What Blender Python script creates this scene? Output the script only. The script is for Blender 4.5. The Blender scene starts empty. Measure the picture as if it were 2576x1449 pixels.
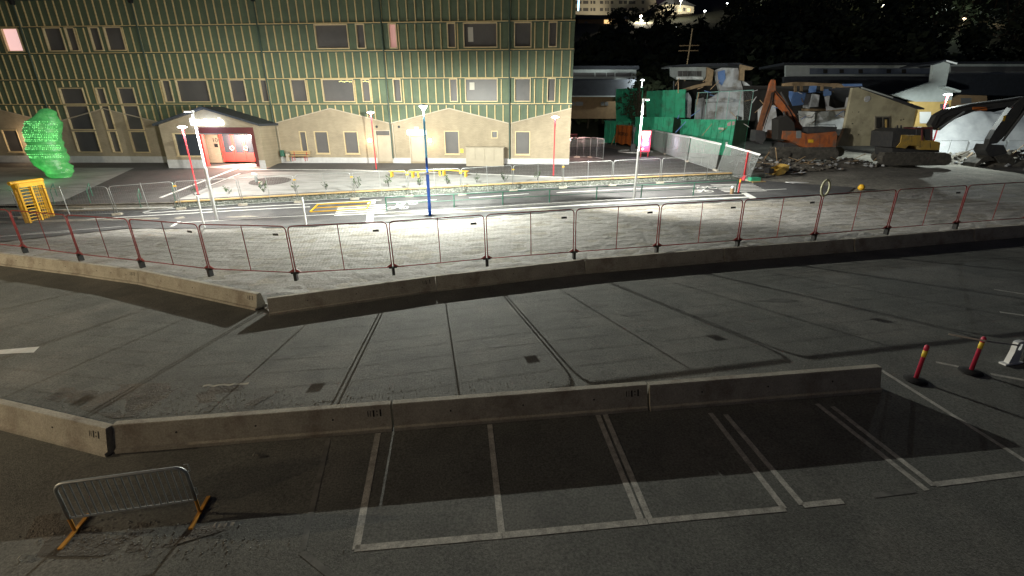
import bpy, bmesh, math, random
from mathutils import Vector, Matrix
random.seed(7)
R = math.radians
scn = bpy.context.scene
C = scn.collection

# ------------------------------------------------------------------ camera
CAM_H, PITCH, FPX, CX, CY = 5.7, R(20.6), 1160.0, 1288.0, 724.5     # photo measured on a 2576 px wide grid
cd = bpy.data.cameras.new('camera'); cam = bpy.data.objects.new('camera', cd); C.objects.link(cam)
cam.location = (0, 0, CAM_H); cam.rotation_euler = (R(90) - PITCH, 0, 0)
cd.sensor_width = 36; cd.lens = 36 * FPX / 2576; cd.clip_end = 2000; cd.clip_start = .1
scn.camera = cam
# ------------------------------------------------------------------ world, moonlight, exposure
w = bpy.data.worlds.new('World'); scn.world = w; w.use_nodes = True
nt = w.node_tree; bg = nt.nodes['Background']
sky = nt.nodes.new('ShaderNodeTexSky'); sky.sky_type = 'NISHITA'; sky.sun_disc = False
sky.sun_elevation = R(-2.2); sky.sun_rotation = R(180); sky.ozone_density = 2.5
nt.links.new(sky.outputs[0], bg.inputs[0]); bg.inputs[1].default_value = .15
sd = bpy.data.lights.new('moon', 'SUN'); sd.energy = .012; sd.angle = R(.5); sd.color = (1, .97, .92)
so = bpy.data.objects.new('moon', sd); C.objects.link(so); so.rotation_euler = (R(48), 0, R(-35))
vs = scn.view_settings
vs.view_transform = 'Standard'; vs.look = 'None'; vs.exposure = 0; vs.gamma = 1; vs.use_curve_mapping = False
scn.cycles.use_denoising = True
scn.cycles.max_bounces = 5; scn.cycles.diffuse_bounces = 3; scn.cycles.glossy_bounces = 2
scn.cycles.sample_clamp_indirect = 3

# ------------------------------------------------------------------ lines of sight of the surveyed photo points
def ray(px, py):
    u, v = px - CX, CY - py
    return Vector((u, FPX * math.cos(PITCH) + v * math.sin(PITCH), v * math.cos(PITCH) - FPX * math.sin(PITCH)))
LS = .025                                        # the parking lot rises gently to the right
def lotz(x): return LS * max(-60, min(60, x))
def LOT(px, py, dz=0):
    r = ray(px, py); t = (dz - CAM_H) / (r.z - LS * r.x); return Vector((0, 0, CAM_H)) + r * t
def h(x, y):                                    # ground beyond the far barrier
    f = min(1, max(0, (y - 29) / 16))
    return .025 * (1 - .8 * f) * max(-60, min(x, 40)) - .034 * max(0, min(y, 31) - 18) + .1 * max(0, min(y, 45) - 31) + .01 * max(0, min(y, 90) - 45)
STEP = .5
def TERH(px, py):
    r = ray(px, py); r = r / r.y; y = 8.0
    while y < 150:
        p = Vector((0, 0, CAM_H)) + r * y
        if p.z < h(p.x, p.y): break
        y += .02
    return p
_a, _b = TERH(446, 527), TERH(1838, 452)
WALL = [(-90, _a.y), (_a.x, _a.y), (_b.x, _b.y), (_b.x + 80, _b.y + 11)]      # front face of the low wall and its line
def wally(x):
    for (a, b), (c, d) in zip(WALL, WALL[1:]):
        if x <= c: return b + (d - b) * (x - a) / (c - a)
    return WALL[-1][1]
def stepw(x): return max(0, min(1, (WALL[2][0] + 3.2 - x) / 3.2))
def hu(x, y): return h(x, y) + STEP * stepw(x)
def hh(x, y): return hu(x, y) if y > wally(x) + .05 else h(x, y)
def TER(px, py, dz=0, f=None):
    f = f or hh
    r = ray(px, py); r = r / r.y; y = 8.0
    while y < 150:
        p = Vector((0, 0, CAM_H)) + r * y
        if p.z < f(p.x, p.y) + dz: break
        y += .02
    return p
def ATY(px, py, y):
    r = ray(px, py); return Vector((0, 0, CAM_H)) + r * (y / r.y)
def up_to(base, py):                            # height of a vertical thing whose foot is base and whose top shows at row py
    r = ray(CX, py); return CAM_H + r.z * base.y / r.y - base.z

# ------------------------------------------------------------------ materials
def mat(name, c, rough=.7, c2=None, scale=4, bump=0, bscale=None, metal=0, emit=None, es=0, detail=4, c3=None, s3=.4, spec=.5, stretch=None, lo=.35, hi=.65, fine=0, fs=55):
    m = bpy.data.materials.new(name); m.use_nodes = True
    t = m.node_tree; b = t.nodes['Principled BSDF']
    b.inputs['Base Color'].default_value = (*c, 1); b.inputs['Roughness'].default_value = rough; b.inputs['Metallic'].default_value = metal
    b.inputs['Specular IOR Level'].default_value = spec
    if emit: b.inputs['Emission Color'].default_value = (*emit, 1); b.inputs['Emission Strength'].default_value = es
    pos = None
    if c2 or bump:
        g = t.nodes.new('ShaderNodeNewGeometry'); pos = g.outputs['Position']
        if stretch:
            mp = t.nodes.new('ShaderNodeMapping'); mp.inputs['Scale'].default_value = stretch
            t.links.new(pos, mp.inputs[0]); pos = mp.outputs[0]
    def noise(s, d=detail):
        n = t.nodes.new('ShaderNodeTexNoise'); n.inputs['Scale'].default_value = s; n.inputs['Detail'].default_value = d
        n.inputs['Roughness'].default_value = .62
        t.links.new(pos, n.inputs['Vector']); return n.outputs[0]
    def ramp(o, a, bb):
        r = t.nodes.new('ShaderNodeMapRange'); r.inputs[1].default_value = a; r.inputs[2].default_value = bb; t.links.new(o, r.inputs[0]); return r.outputs[0]
    if c2:
        mx = t.nodes.new('ShaderNodeMix'); mx.data_type = 'RGBA'
        mx.inputs[6].default_value = (*c, 1); mx.inputs[7].default_value = (*c2, 1)
        t.links.new(ramp(noise(scale), lo, hi), mx.inputs[0]); col = mx.outputs[2]
        if c3:
            m2 = t.nodes.new('ShaderNodeMix'); m2.data_type = 'RGBA'; m2.inputs[7].default_value = (*c3, 1)
            t.links.new(col, m2.inputs[6]); t.links.new(ramp(noise(s3, 6), .5, .68), m2.inputs[0]); col = m2.outputs[2]
        if fine:
            m3 = t.nodes.new('ShaderNodeMix'); m3.data_type = 'RGBA'; m3.blend_type = 'MULTIPLY'; m3.inputs[0].default_value = 1
            t.links.new(col, m3.inputs[6]); rr_ = t.nodes.new('ShaderNodeMapRange'); rr_.inputs[1].default_value = .3; rr_.inputs[2].default_value = .7; rr_.inputs[3].default_value = 1 - fine; rr_.inputs[4].default_value = 1 + fine
            t.links.new(noise(fs, 3), rr_.inputs[0]); t.links.new(rr_.outputs[0], m3.inputs[7]); col = m3.outputs[2]
        t.links.new(col, b.inputs['Base Color'])
    if bump:
        bp = t.nodes.new('ShaderNodeBump'); bp.inputs['Strength'].default_value = bump; bp.inputs['Distance'].default_value = .05
        t.links.new(noise(bscale or scale * 3), bp.inputs['Height']); t.links.new(bp.outputs[0], b.inputs['Normal'])
    return m
def brickmat(name, c1, c2, mortar, sx, sy, bump=.3, rough=.85):
    m = bpy.data.materials.new(name); m.use_nodes = True
    t = m.node_tree; b = t.nodes['Principled BSDF']; b.inputs['Roughness'].default_value = rough
    tc = t.nodes.new('ShaderNodeTexCoord'); sp = t.nodes.new('ShaderNodeSeparateXYZ'); cb = t.nodes.new('ShaderNodeCombineXYZ')
    t.links.new(tc.outputs['Object'], sp.inputs[0]); t.links.new(sp.outputs[0], cb.inputs[0]); t.links.new(sp.outputs[2], cb.inputs[1])
    bt = t.nodes.new('ShaderNodeTexBrick'); bt.inputs['Color1'].default_value = (*c1, 1); bt.inputs['Color2'].default_value = (*c2, 1)
    bt.inputs['Mortar'].default_value = (*mortar, 1); bt.inputs['Scale'].default_value = 1
    bt.inputs['Brick Width'].default_value = sx; bt.inputs['Row Height'].default_value = sy; bt.inputs['Mortar Size'].default_value = .008
    t.links.new(cb.outputs[0], bt.inputs['Vector'])
    n = t.nodes.new('ShaderNodeTexNoise'); n.inputs['Scale'].default_value = 1.3; n.inputs['Detail'].default_value = 6
    t.links.new(tc.outputs['Object'], n.inputs['Vector'])
    mx = t.nodes.new('ShaderNodeMix'); mx.data_type = 'RGBA'; mx.blend_type = 'MULTIPLY'; mx.inputs[0].default_value = .45
    t.links.new(bt.outputs[0], mx.inputs[6]); t.links.new(n.outputs[0], mx.inputs[7]); t.links.new(mx.outputs[2], b.inputs['Base Color'])
    bp = t.nodes.new('ShaderNodeBump'); bp.inputs['Strength'].default_value = bump; bp.inputs['Distance'].default_value = .01; bp.invert = True
    t.links.new(bt.outputs['Fac'], bp.inputs['Height']); t.links.new(bp.outputs[0], b.inputs['Normal'])
    return m
M = {}
M['lot'] = mat('lot_asphalt', (.14, .142, .128), .85, (.105, .106, .097), 1.1, .35, 60, c3=(.18, .174, .155), s3=.35, fine=.45, fs=28)
M['dirt'] = mat('site_dirt', (.25, .235, .2), .95, (.15, .14, .12), 2.5, 1.0, 9, c3=(.3, .28, .24), s3=.4, fine=.4, fs=10)
M['gravel'] = mat('gravel', (.32, .312, .295), .95, (.25, .243, .228), 6, 1.0, 22, c3=(.2, .19, .172), s3=1.0, stretch=(.5, 1.4, 1), fine=.4, fs=24)
M['stone'] = mat('pebble_stone', (.38, .365, .33), .9, (.2, .19, .17), 6)
M['road'] = mat('road_asphalt', (.075, .075, .078), .8, (.055, .055, .058), 1.2, .3, 70, c3=(.11, .11, .11), s3=.4, fine=.3, fs=25)
M['plaza_asphalt'] = mat('plaza_asphalt', (.085, .08, .078), .85, (.066, .064, .063), .9, .25, 60, c3=(.1, .096, .092), s3=.3)
M['paving'] = mat('pale_paving', (.34, .34, .33), .85, (.27, .275, .265), 1.0, .2, 30, c3=(.23, .23, .22), s3=.5, stretch=(.6, 1.6, 1))
M['line'] = mat('white_marking', (.7, .7, .68), .8, (.5, .5, .48), 2.5)
M['worn'] = mat('worn_marking', (.52, .5, .45), .85, (.2, .19, .17), 7, lo=.35, hi=.8, fine=.3, fs=40)
M['faint'] = mat('faint_marking', (.2, .195, .18), .85, (.1, .1, .092), 4)
M['patch'] = mat('dark_patch', (.035, .034, .032), .8, (.06, .058, .055), 3)
M['concrete'] = mat('barrier_concrete', (.44, .41, .345), .9, (.35, .325, .27), 2.2, .3, 40, c3=(.25, .215, .175), s3=1.4, fine=.22, fs=30)
M['kerb'] = mat('kerb_stone', (.48, .48, .46), .85, (.36, .36, .35), 4)
M['galv'] = mat('galvanised_steel', (.42, .44, .44), .45, (.33, .35, .35), 9, metal=.6)
M['redtube'] = mat('red_painted_tube', (.30, .035, .035), .55, (.2, .025, .025), 7)
M['redpost'] = mat('red_lamp_post', (.42, .022, .03), .45)
M['black'] = mat('black_rubber', (.012, .012, .012), .8)
M['dark'] = mat('dark_steel', (.04, .04, .042), .6, (.025, .025, .027), 5)
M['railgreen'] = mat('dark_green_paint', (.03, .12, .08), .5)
M['whitepaint'] = mat('white_paint', (.75, .76, .76), .5)
M['bluepost'] = mat('blue_painted_post', (.04, .17, .85), .35)
M['bluetop'] = mat('light_blue_post', (.15, .55, .9), .35)
M['yellow'] = mat('yellow_paint', (.72, .42, .02), .5, (.6, .33, .02), 5)
M['orange'] = mat('orange_paint', (.62, .17, .03), .55, (.5, .12, .02), 4)
M['brick'] = brickmat('pale_brick', (.47, .395, .28), (.41, .345, .24), (.34, .285, .205), .25, .075)
M['panelg'] = mat('green_facade_panel', (.11, .148, .092), .75, (.09, .122, .076), 1.6)
M['panelg2'] = mat('green_facade_panel_b', (.1, .137, .09), .75, (.082, .112, .075), 1.6)
M['batten'] = mat('pale_wood_batten', (.62, .485, .255), .7, (.52, .40, .20), 5)
M['frame'] = mat('pale_wood_frame', (.62, .50, .30), .65, (.54, .43, .25), 5)
M['glass'] = mat('dark_window_glass', (.105, .1, .098), .45, (.08, .078, .078), .5, spec=.4)
M['glassblue'] = mat('entrance_glass', (.045, .055, .065), .15, spec=.7)
M['pinklit'] = mat('lit_room_glass', (.6, .4, .38), .5, emit=(1, .62, .58), es=.85)
M['pinkdim'] = mat('dim_lit_glass', (.4, .25, .22), .5, emit=(1, .5, .45), es=.32)
M['blind'] = mat('pale_paper', (.5, .48, .42), .8)
M['plinth'] = mat('plinth_concrete', (.55, .55, .55), .85, (.46, .46, .46), 3)
M['roofdark'] = mat('dark_roof_metal', (.05, .06, .075), .6, (.04, .048, .06), 3)
M['pipe'] = mat('green_downpipe', (.045, .075, .058), .55)
M['doorbeige'] = mat('beige_door', (.46, .4, .31), .6, (.42, .36, .28), 2)
M['reddoor'] = mat('red_door', (.6, .055, .045), .5)
M['redwood'] = mat('red_brown_panel', (.13, .035, .035), .6)
M['lampwhite'] = mat('lit_lamp_glass', (1, 1, 1), .5, emit=(.92, .96, 1), es=14)
M['lampwarm'] = mat('lit_warm_lamp', (1, 1, 1), .5, emit=(1, .82, .55), es=7)
M['signwhite'] = mat('lit_white_sign', (1, 1, 1), .5, emit=(.8, .9, 1), es=8)
M['leaf'] = mat('shrub_leaf', (.05, .10, .03), .7, (.03, .07, .02), 9)
M['sculpt'] = mat('translucent_green_resin', (.11, .44, .13), .22, (.05, .26, .07), 2.2, .9, 5, emit=(.10, .55, .16), es=.2)
M['bead'] = mat('bright_green_bead', (.25, .8, .25), .3, emit=(.3, 1, .35), es=.75)
M['wood'] = mat('timber', (.52, .37, .17), .75, (.42, .29, .13), 3, stretch=(1, 6, 6))
M['gabion'] = mat('rough_stone', (.20, .22, .19), .9, (.12, .135, .115), 7, .8, 14)

# ------------------------------------------------------------------ building blocks
class MB:
    def __init__(s): s.v = []; s.f = []
    def face(s, pts):
        n = len(s.v); s.v += [tuple(p) for p in pts]; s.f.append(tuple(range(n, n + len(pts)))); return s
    def box(s, x0, y0, z0, x1, y1, z1, bev=0):
        if bev <= 0:
            n = len(s.v)
            s.v += [(x, y, z) for z in (z0, z1) for x, y in ((x0, y0), (x1, y0), (x1, y1), (x0, y1))]
            s.f += [tuple(n + i for i in q) for q in ((3, 2, 1, 0), (4, 5, 6, 7), (0, 1, 5, 4), (1, 2, 6, 5), (2, 3, 7, 6), (3, 0, 4, 7))]
            return s
        b = bev
        ring = [(x0 + b, y0), (x1 - b, y0), (x1, y0 + b), (x1, y1 - b), (x1 - b, y1), (x0 + b, y1), (x0, y1 - b), (x0, y0 + b)]
        return s.prism_z(ring, z0, z1)
    def prism_z(s, ring, z0, z1):
        n = len(s.v); k = len(ring)
        s.v += [(x, y, z0) for x, y in ring] + [(x, y, z1) for x, y in ring]
        s.f.append(tuple(n + i for i in reversed(range(k)))); s.f.append(tuple(n + k + i for i in range(k)))
        s.f += [(n + i, n + (i + 1) % k, n + k + (i + 1) % k, n + k + i) for i in range(k)]; return s
    def prism_y(s, ring, y0, y1):               # ring of (x, z)
        n = len(s.v); k = len(ring)
        s.v += [(x, y0, z) for x, z in ring] + [(x, y1, z) for x, z in ring]
        s.f.append(tuple(n + i for i in range(k))); s.f.append(tuple(n + k + i for i in reversed(range(k))))
        s.f += [(n + (i + 1) % k, n + i, n + k + i, n + k + (i + 1) % k) for i in range(k)]; return s
    def prism_x(s, ring, x0, x1):               # ring of (y, z)
        n = len(s.v); k = len(ring)
        s.v += [(x0, y, z) for y, z in ring] + [(x1, y, z) for y, z in ring]
        s.f.append(tuple(n + i for i in reversed(range(k)))); s.f.append(tuple(n + k + i for i in range(k)))
        s.f += [(n + i, n + (i + 1) % k, n + k + (i + 1) % k, n + k + i) for i in range(k)]; return s
    def bar(s, a, b, wx, wy=None, up=(0, 0, 1)):   # rectangular bar between two points
        a, b = Vector(a), Vector(b); d = (b - a).normalized(); u = Vector(up)
        if abs(d.dot(u)) > .98: u = Vector((0, 1, 0))
        sx = d.cross(u).normalized(); sy = sx.cross(d).normalized(); wy = wy or wx
        n = len(s.v)
        for p in (a, b):
            for i, j in ((-1, -1), (1, -1), (1, 1), (-1, 1)): s.v.append(tuple(p + sx * (i * wx / 2) + sy * (j * wy / 2)))
        s.f += [tuple(n + i for i in q) for q in ((0, 1, 2, 3), (7, 6, 5, 4), (0, 4, 5, 1), (1, 5, 6, 2), (2, 6, 7, 3), (3, 7, 4, 0))]; return s
    def tube(s, pts, r, n=6, closed=False, radii=None, cap=True):
        pts = [Vector(p) for p in pts]; k = len(pts); base = len(s.v); ref = None
        for i, p in enumerate(pts):
            a = pts[i - 1] if (i > 0 or closed) else p; b = pts[(i + 1) % k] if (i < k - 1 or closed) else p
            d = (b - a).normalized()
            if ref is None: ref = Vector((0, 0, 1)) if abs(d.z) < .9 else Vector((1, 0, 0))
            x = d.cross(ref).normalized(); y = x.cross(d).normalized(); ref = y
            rr = radii[i] if radii else r
            for j in range(n):
                t = 2 * math.pi * j / n; s.v.append(tuple(p + x * (rr * math.cos(t)) + y * (rr * math.sin(t))))
        for i in range(k if closed else k - 1):
            for j in range(n):
                a = base + i * n; b = base + ((i + 1) % k) * n
                s.f.append((a + j, b + j, b + (j + 1) % n, a + (j + 1) % n))
        if not closed and cap:
            s.f.append(tuple(base + j for j in range(n))); s.f.append(tuple(base + (k - 1) * n + j for j in reversed(range(n))))
        return s
    def lathe(s, prof, n=16, c=(0, 0, 0)):      # profile of (r, z)
        base = len(s.v)
        for r, z in prof:
            for j in range(n):
                t = 2 * math.pi * j / n; s.v.append((c[0] + r * math.cos(t), c[1] + r * math.sin(t), c[2] + z))
        for i in range(len(prof) - 1):
            for j in range(n):
                a = base + i * n; s.f.append((a + j, a + (j + 1) % n, a + n + (j + 1) % n, a + n + j))
        s.f.append(tuple(base + j for j in reversed(range(n)))); s.f.append(tuple(base + (len(prof) - 1) * n + j for j in range(n)))
        return s
    def blob(s, c, rx, ry, rz, jit=.2):
        n = len(s.v)
        for p in ((0, 0, 1), (1, 0, 0), (0, 1, 0), (-1, 0, 0), (0, -1, 0), (0, 0, -1)):
            q = [p[i] * (1 + random.uniform(-jit, jit)) + random.uniform(-jit, jit) * .5 for i in range(3)]
            s.v.append((c[0] + q[0] * rx, c[1] + q[1] * ry, c[2] + q[2] * rz))
        s.f += [tuple(n + i for i in q) for q in ((0, 1, 2), (0, 2, 3), (0, 3, 4), (0, 4, 1), (5, 2, 1), (5, 3, 2), (5, 4, 3), (5, 1, 4))]; return s
    def mesh(s, name, m=None, smooth=False):
        me = bpy.data.meshes.new(name); me.from_pydata(s.v, [], s.f)
        if m: me.materials.append(M[m] if isinstance(m, str) else m)
        if smooth: me.polygons.foreach_set('use_smooth', [True] * len(me.polygons))
        me.update(); return me
    def build(s, name, m, parent=None, world=False, smooth=False):
        if world and parent is not None:
            q = Matrix.Translation(parent.location) @ parent.rotation_euler.to_matrix().to_4x4()
            q = q.inverted(); s.v = [tuple(q @ Vector(p)) for p in s.v]
        return link(name, s.mesh(name, m, smooth), parent)
def link(name, me, parent=None):
    o = bpy.data.objects.new(name, me); C.objects.link(o)
    if parent is not None: o.parent = parent
    return o
def tag(o, label, cat, group=None, kind=None):
    if label: o['label'] = label
    if cat: o['category'] = cat
    if group: o['group'] = group
    if kind: o['kind'] = kind
    return o
def thing(name, label, cat, loc=(0, 0, 0), rz=0, group=None, ry=0):
    o = bpy.data.objects.new(name, None); C.objects.link(o); o.empty_display_size = .2
    o.location = loc; o.rotation_euler = (0, ry, rz); return tag(o, label, cat, group)
def copy_tree(src, parent=None):
    kids = list(src.children); c = src.copy(); C.objects.link(c); c.parent = parent
    for k in kids: copy_tree(k, c)
    return c
def struct(name, mb, m, smooth=False): o = mb.build(name, m, None, smooth=smooth); o['kind'] = 'structure'; return o
def stuff(o): o['kind'] = 'stuff'; return o
ORD = ['first', 'second', 'third', 'fourth', 'fifth', 'sixth', 'seventh', 'eighth', 'ninth', 'tenth', 'eleventh', 'twelfth', 'thirteenth', 'fourteenth', 'fifteenth', 'sixteenth']
def point(name, loc, energy, color=(1, 1, 1), r=.04, parent=None):
    l = bpy.data.lights.new(name, 'POINT'); l.energy = energy; l.color = color; l.shadow_soft_size = r
    o = bpy.data.objects.new(name, l); C.objects.link(o); o.location = loc
    if parent is not None: o.parent = parent
    return o
def drape(poly, f, off, cell=1.0, rough=0, seed=0):
    """a sheet over the ground: polygon in plan, cut on a grid and laid at height f(x, y) + off"""
    bm = bmesh.new(); vs_ = [bm.verts.new((p[0], p[1], 0)) for p in poly]; bm.faces.new(vs_)
    bmesh.ops.triangulate(bm, faces=bm.faces[:])
    xs = [p[0] for p in poly]; ys = [p[1] for p in poly]
    for ax, lo, hi in ((0, min(xs), max(xs)), (1, min(ys), max(ys))):
        k = math.floor(lo / cell) + 1
        while k * cell < hi:
            co = (k * cell, 0, 0) if ax == 0 else (0, k * cell, 0); no = (1, 0, 0) if ax == 0 else (0, 1, 0)
            bmesh.ops.bisect_plane(bm, geom=bm.verts[:] + bm.edges[:] + bm.faces[:], dist=1e-5, plane_co=co, plane_no=no); k += 1
    bmesh.ops.remove_doubles(bm, verts=bm.verts[:], dist=1e-4)
    from mathutils import noise as NZ
    for v in bm.verts:
        z = f(v.co.x, v.co.y) + off
        if rough:
            q = Vector((v.co.x * .9, v.co.y * 1.5, seed)); z += rough * (NZ.noise(q) + .5 * NZ.noise(q * 2.7) + .35 * NZ.noise(q * 6.1) + .4)
        v.co.z = z
    bmesh.ops.recalc_face_normals(bm, faces=bm.faces[:])
    for fc in bm.faces:
        if fc.normal.z < 0: fc.normal_flip()
    mb = MB(); bm.verts.index_update(); mb.v = [tuple(v.co) for v in bm.verts]; mb.f = [tuple(v.index for v in fc.verts) for fc in bm.faces]
    bm.free(); return mb
def strip(a, b, wd):                            # plan rectangle from a to b
    a, b = Vector(a[:2]), Vector(b[:2]); d = (b - a).normalized(); n = Vector((-d.y, d.x)) * wd / 2
    return [a - n, b - n, b + n, a + n]
exec_parts = []
# ================================================================== THE GROUND
BT = [(-120, 622), (0, 636), (220, 662), (352, 679), (653, 738), (671, 750), (1095, 693), (1470, 652), (1820, 624), (2147, 600), (2448, 575), (2760, 551)]
BW = [LOT(a, b, .52) for a, b in BT]                                # barrier centre line
line = [(-90, BW[0].y + (BW[0].y - BW[1].y) / (BW[0].x - BW[1].x) * (-90 - BW[0].x))] + [(p.x, p.y) for p in BW] + [(95, BW[-1].y + .12 * (95 - BW[-1].x))]
lz = lambda x, y: lotz(x)
struct('parking_lot', drape([(-90, -14), (95, -14)] + list(reversed(line)), lz, 0, 4), 'lot')
struct('site_ground', drape(list(line) + list(reversed(WALL)), h, 0, 2, .05, 3), 'dirt')
struct('upper_site_ground', drape(WALL + [(150, 92), (-90, 92)], hu, 0, 2), 'dirt')
# road between the gravel strip and the low wall
re_ = [TER(a, b) for a, b in [(0, 612), (316, 577), (470, 578), (728, 575), (960, 563), (1210, 549), (1500, 528), (1905, 506), (2130, 490)]]
road_poly = [(-90, re_[0].y)] + [(p.x, p.y) for p in re_] + [(TER(2150, 474).x, TER(2150, 474).y), (TER(2010, 464).x, TER(2010, 464).y), (TER(1910, 456).x, TER(1910, 456).y), (WALL[2][0] - .05, WALL[2][1] - .06), (WALL[1][0], WALL[1][1] - .02), (-90, WALL[1][1] - .02)]
struct('road', drape(road_poly, h, .075, 1), 'road')
def pbar(x):                                    # plan y of the barrier line
    for (a, b), (c, d) in zip(line, line[1:]):
        if a <= x <= c: return b + (d - b) * (x - a) / (c - a)
    return 17
gp = [(p[0], p[1] + .02) for p in line if -30 < p[0] < 28] + [(33, 22), (TER(2330, 470).x + 4, TER(2330, 470).y - 1), (TER(2130, 490).x, TER(2130, 490).y)] + [(p.x, p.y - .01) for p in reversed(re_[:-1])] + [(-30, re_[0].y)]
struct('gravel_strip', drape(gp, h, .012, .25, .07, 9), 'gravel')
# plaza: asphalt with pale paving fields
pl = lambda a, b: TER(a, b, 0, hu)
struct('plaza', drape([(-90, _a.y + .1), (_a.x, _a.y + .1), (_b.x - .1, _b.y + .14), (_b.x - .2, _b.y + 5), (15, 50), (12, 64), (-90, 64)], hu, .01, 1.5), 'plaza_asphalt')
def on_plaza(name, pts, m, off=.016, kindname=None): return struct(name, drape([pl(*p)[:2] for p in pts], hu, off, 1), m)
on_plaza('paved_forecourt', [(-150, 422), (0, 421.6), (338, 423), (156, 507), (0, 515), (-150, 521)], 'paving')
on_plaza('paved_square', [(446, 503), (600, 441), (640, 433), (890, 430), (1200, 438), (1409, 448), (1500, 452), (1330, 461), (1000, 474), (700, 489)], 'paving')
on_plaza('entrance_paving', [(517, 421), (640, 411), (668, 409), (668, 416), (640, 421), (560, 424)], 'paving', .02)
def mark(pts, m, off, f, name='road_marking'):
    o = struct(name, drape([p[:2] for p in pts], f, off, 1), m); return o
def pxstrip(a, b, wd, m='line', off=.08, f=None, fn=None):
    fn = fn or TER; f = f or h
    return mark(strip(fn(*a), fn(*b), wd), m, off, f)
# edge lines, crossings and cycle symbols
for a, b, wd in (((940, 548), (1211, 534), .26), ((1211, 534), (1560, 513), .26), ((1560, 513), (1882, 498.5), .26), ((364, 539), (672, 521), .13), ((138, 559), (672, 528), .13),
                 ((672, 521), (960, 506), .14), ((672, 528), (780, 523), .13), ((442, 564), (672, 550), .12), ((672, 550), (842, 541.5), .12), ((360, 538), (395, 528), .2), ((432, 573), (452, 560), .2),
                 ((975, 512), (1098, 505), .13), ((1180, 500), (1330, 490), .13), ((1400, 487), (1760, 470), .13), ((1918, 481), (1978, 478), .15), ((0, 598), (180, 586), .12), ((60, 592), (330, 571), .1)):
    pxstrip(a, b, wd)
def quad(ps, m='line', off=.082): mark([TER(*p) for p in ps], m, off, h)
quad([(924, 537), (941.5, 536), (938.5, 561), (921, 562)]); quad([(929, 506), (946, 505), (944, 515), (923, 516)])
quad([(1862, 487.5), (1876, 486.5), (1903, 501), (1886, 502.5)])
for i in range(5):
    y = 516.5 + 5.1 * i; xl = 851 - 2.2 * i
    quad([(xl, y + 6.5), (973, y), (973, y + 2.4), (xl - 1, y + 8.9)])
for i in range(6):
    y = 467 + 3.4 * i; quad([(1786 + 6.5 * i, y), (1893 + 6.5 * i, y - 2), (1897 + 6.5 * i, y - .6), (1790 + 6.5 * i, y + 1.5)])
def ring(c, r, n=14): return [(c[0] + r * math.cos(t * 6.2832 / n), c[1] + r * math.sin(t * 6.2832 / n)) for t in range(n)]
def cycle(px, py):
    c = TER(px, py); mb = MB()
    for dx in (-.45, .45):
        o, i = ring((c.x + dx, c.y), .34), ring((c.x + dx, c.y), .24)
        for k in range(14):
            q = [o[k], o[(k + 1) % 14], i[(k + 1) % 14], i[k]]
            mb.face([(x, y, h(x, y) + .084) for x, y in q])
    for a, b in (((-.45, 0), (-.1, .02)), ((-.1, .02), (.2, .45)), ((.2, .45), (.45, 0)), ((-.25, .42), (.2, .42)), ((-.25, .45), (-.1, .02)), ((.2, .45), (.3, .62))):
        q = strip((c.x + a[0], c.y + a[1]), (c.x + b[0], c.y + b[1]), .09); mb.face([(p[0], p[1], h(p[0], p[1]) + .088) for p in q])
    o = mb.build('cycle_symbol', 'line'); o['kind'] = 'structure'
for p in ((1000, 526), (1024, 514.5), (1768, 484), (1778, 475.5)): cycle(*p)
# plaza lines
for a, b, wd in (((404, 498), (608, 419), .3), ((604, 426.5), (890, 428.5), .32), ((890, 428.5), (1200, 438), .32), ((1200, 438), (1420, 447), .3), ((1420, 447), (1835, 433), .26), ((520, 470), (604, 437), .22)):
    pxstrip(a, b, wd, 'line', .022, hu, pl)
# kerb between footway and cycle path
kb = MB(); ks = [TER(a, b) for a, b in [(975, 540), (1200, 529), (1341, 519), (1600, 506), (1870, 494)]]
for a, b in zip(ks, ks[1:]): kb.bar((a.x, a.y, h(a.x, a.y) + .1), (b.x, b.y, h(b.x, b.y) + .1), .14, .14)
o = kb.build('kerb', 'kerb'); o['kind'] = 'structure'
# ---- parking bay lines and dark patches on the lot
def lots(a, b, wd, m='worn', off=.004): mark(strip(LOT(*a), LOT(*b), wd), m, off, lz, 'bay_line')
for a, b, wd, m in (((951, 1090), (896, 1382), .11, 'worn'), ((893, 1380), (1262, 1347), .11, 'worn'), ((1264, 1347), (1628, 1312), .11, 'worn'), ((1630, 1312), (1975, 1280), .1, 'worn'),
                    ((1232, 1068), (1262, 1342), .1, 'worn'), ((1503, 1042), (1612, 1308), .1, 'worn'), ((1522, 1042), (1634, 1306), .1, 'worn'), ((1787, 1039), (1972, 1279), .1, 'worn'),
                    ((1825, 1043), (2018, 1270), .1, 'worn'), ((2019, 1271), (2120, 1261), .1, 'worn'), ((2195, 1247), (2300, 1234), .09, 'faint'), ((2055, 1016), (2332, 1234), .1, 'worn'),
                    ((2094, 1023), (2350, 1222), .1, 'worn'), ((2350, 1219), (2640, 1183), .1, 'worn'), ((2216, 931), (2600, 1173), .09, 'worn'), ((2354, 911), (2412, 923), .1, 'worn'),
                    ((2492, 941), (2640, 968), .1, 'worn'), ((2500, 728), (2640, 750), .1, 'worn'), ((2515, 785), (2640, 803), .1, 'worn'), ((826, 1105), (760, 1388), .09, 'faint'), ((758, 1388), (850, 1462), .09, 'faint')):
    lots(a, b, wd, m)
mark([LOT(-40, 884), LOT(100, 872), LOT(85, 887), LOT(-40, 893)], 'line', .005, lz, 'white_marking')  # pale sheet painted on the lot in place of a patch of light
M['stain'] = mat('oil_stain', (.085, .083, .076), .8, (.12, .118, .108), 6)
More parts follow.
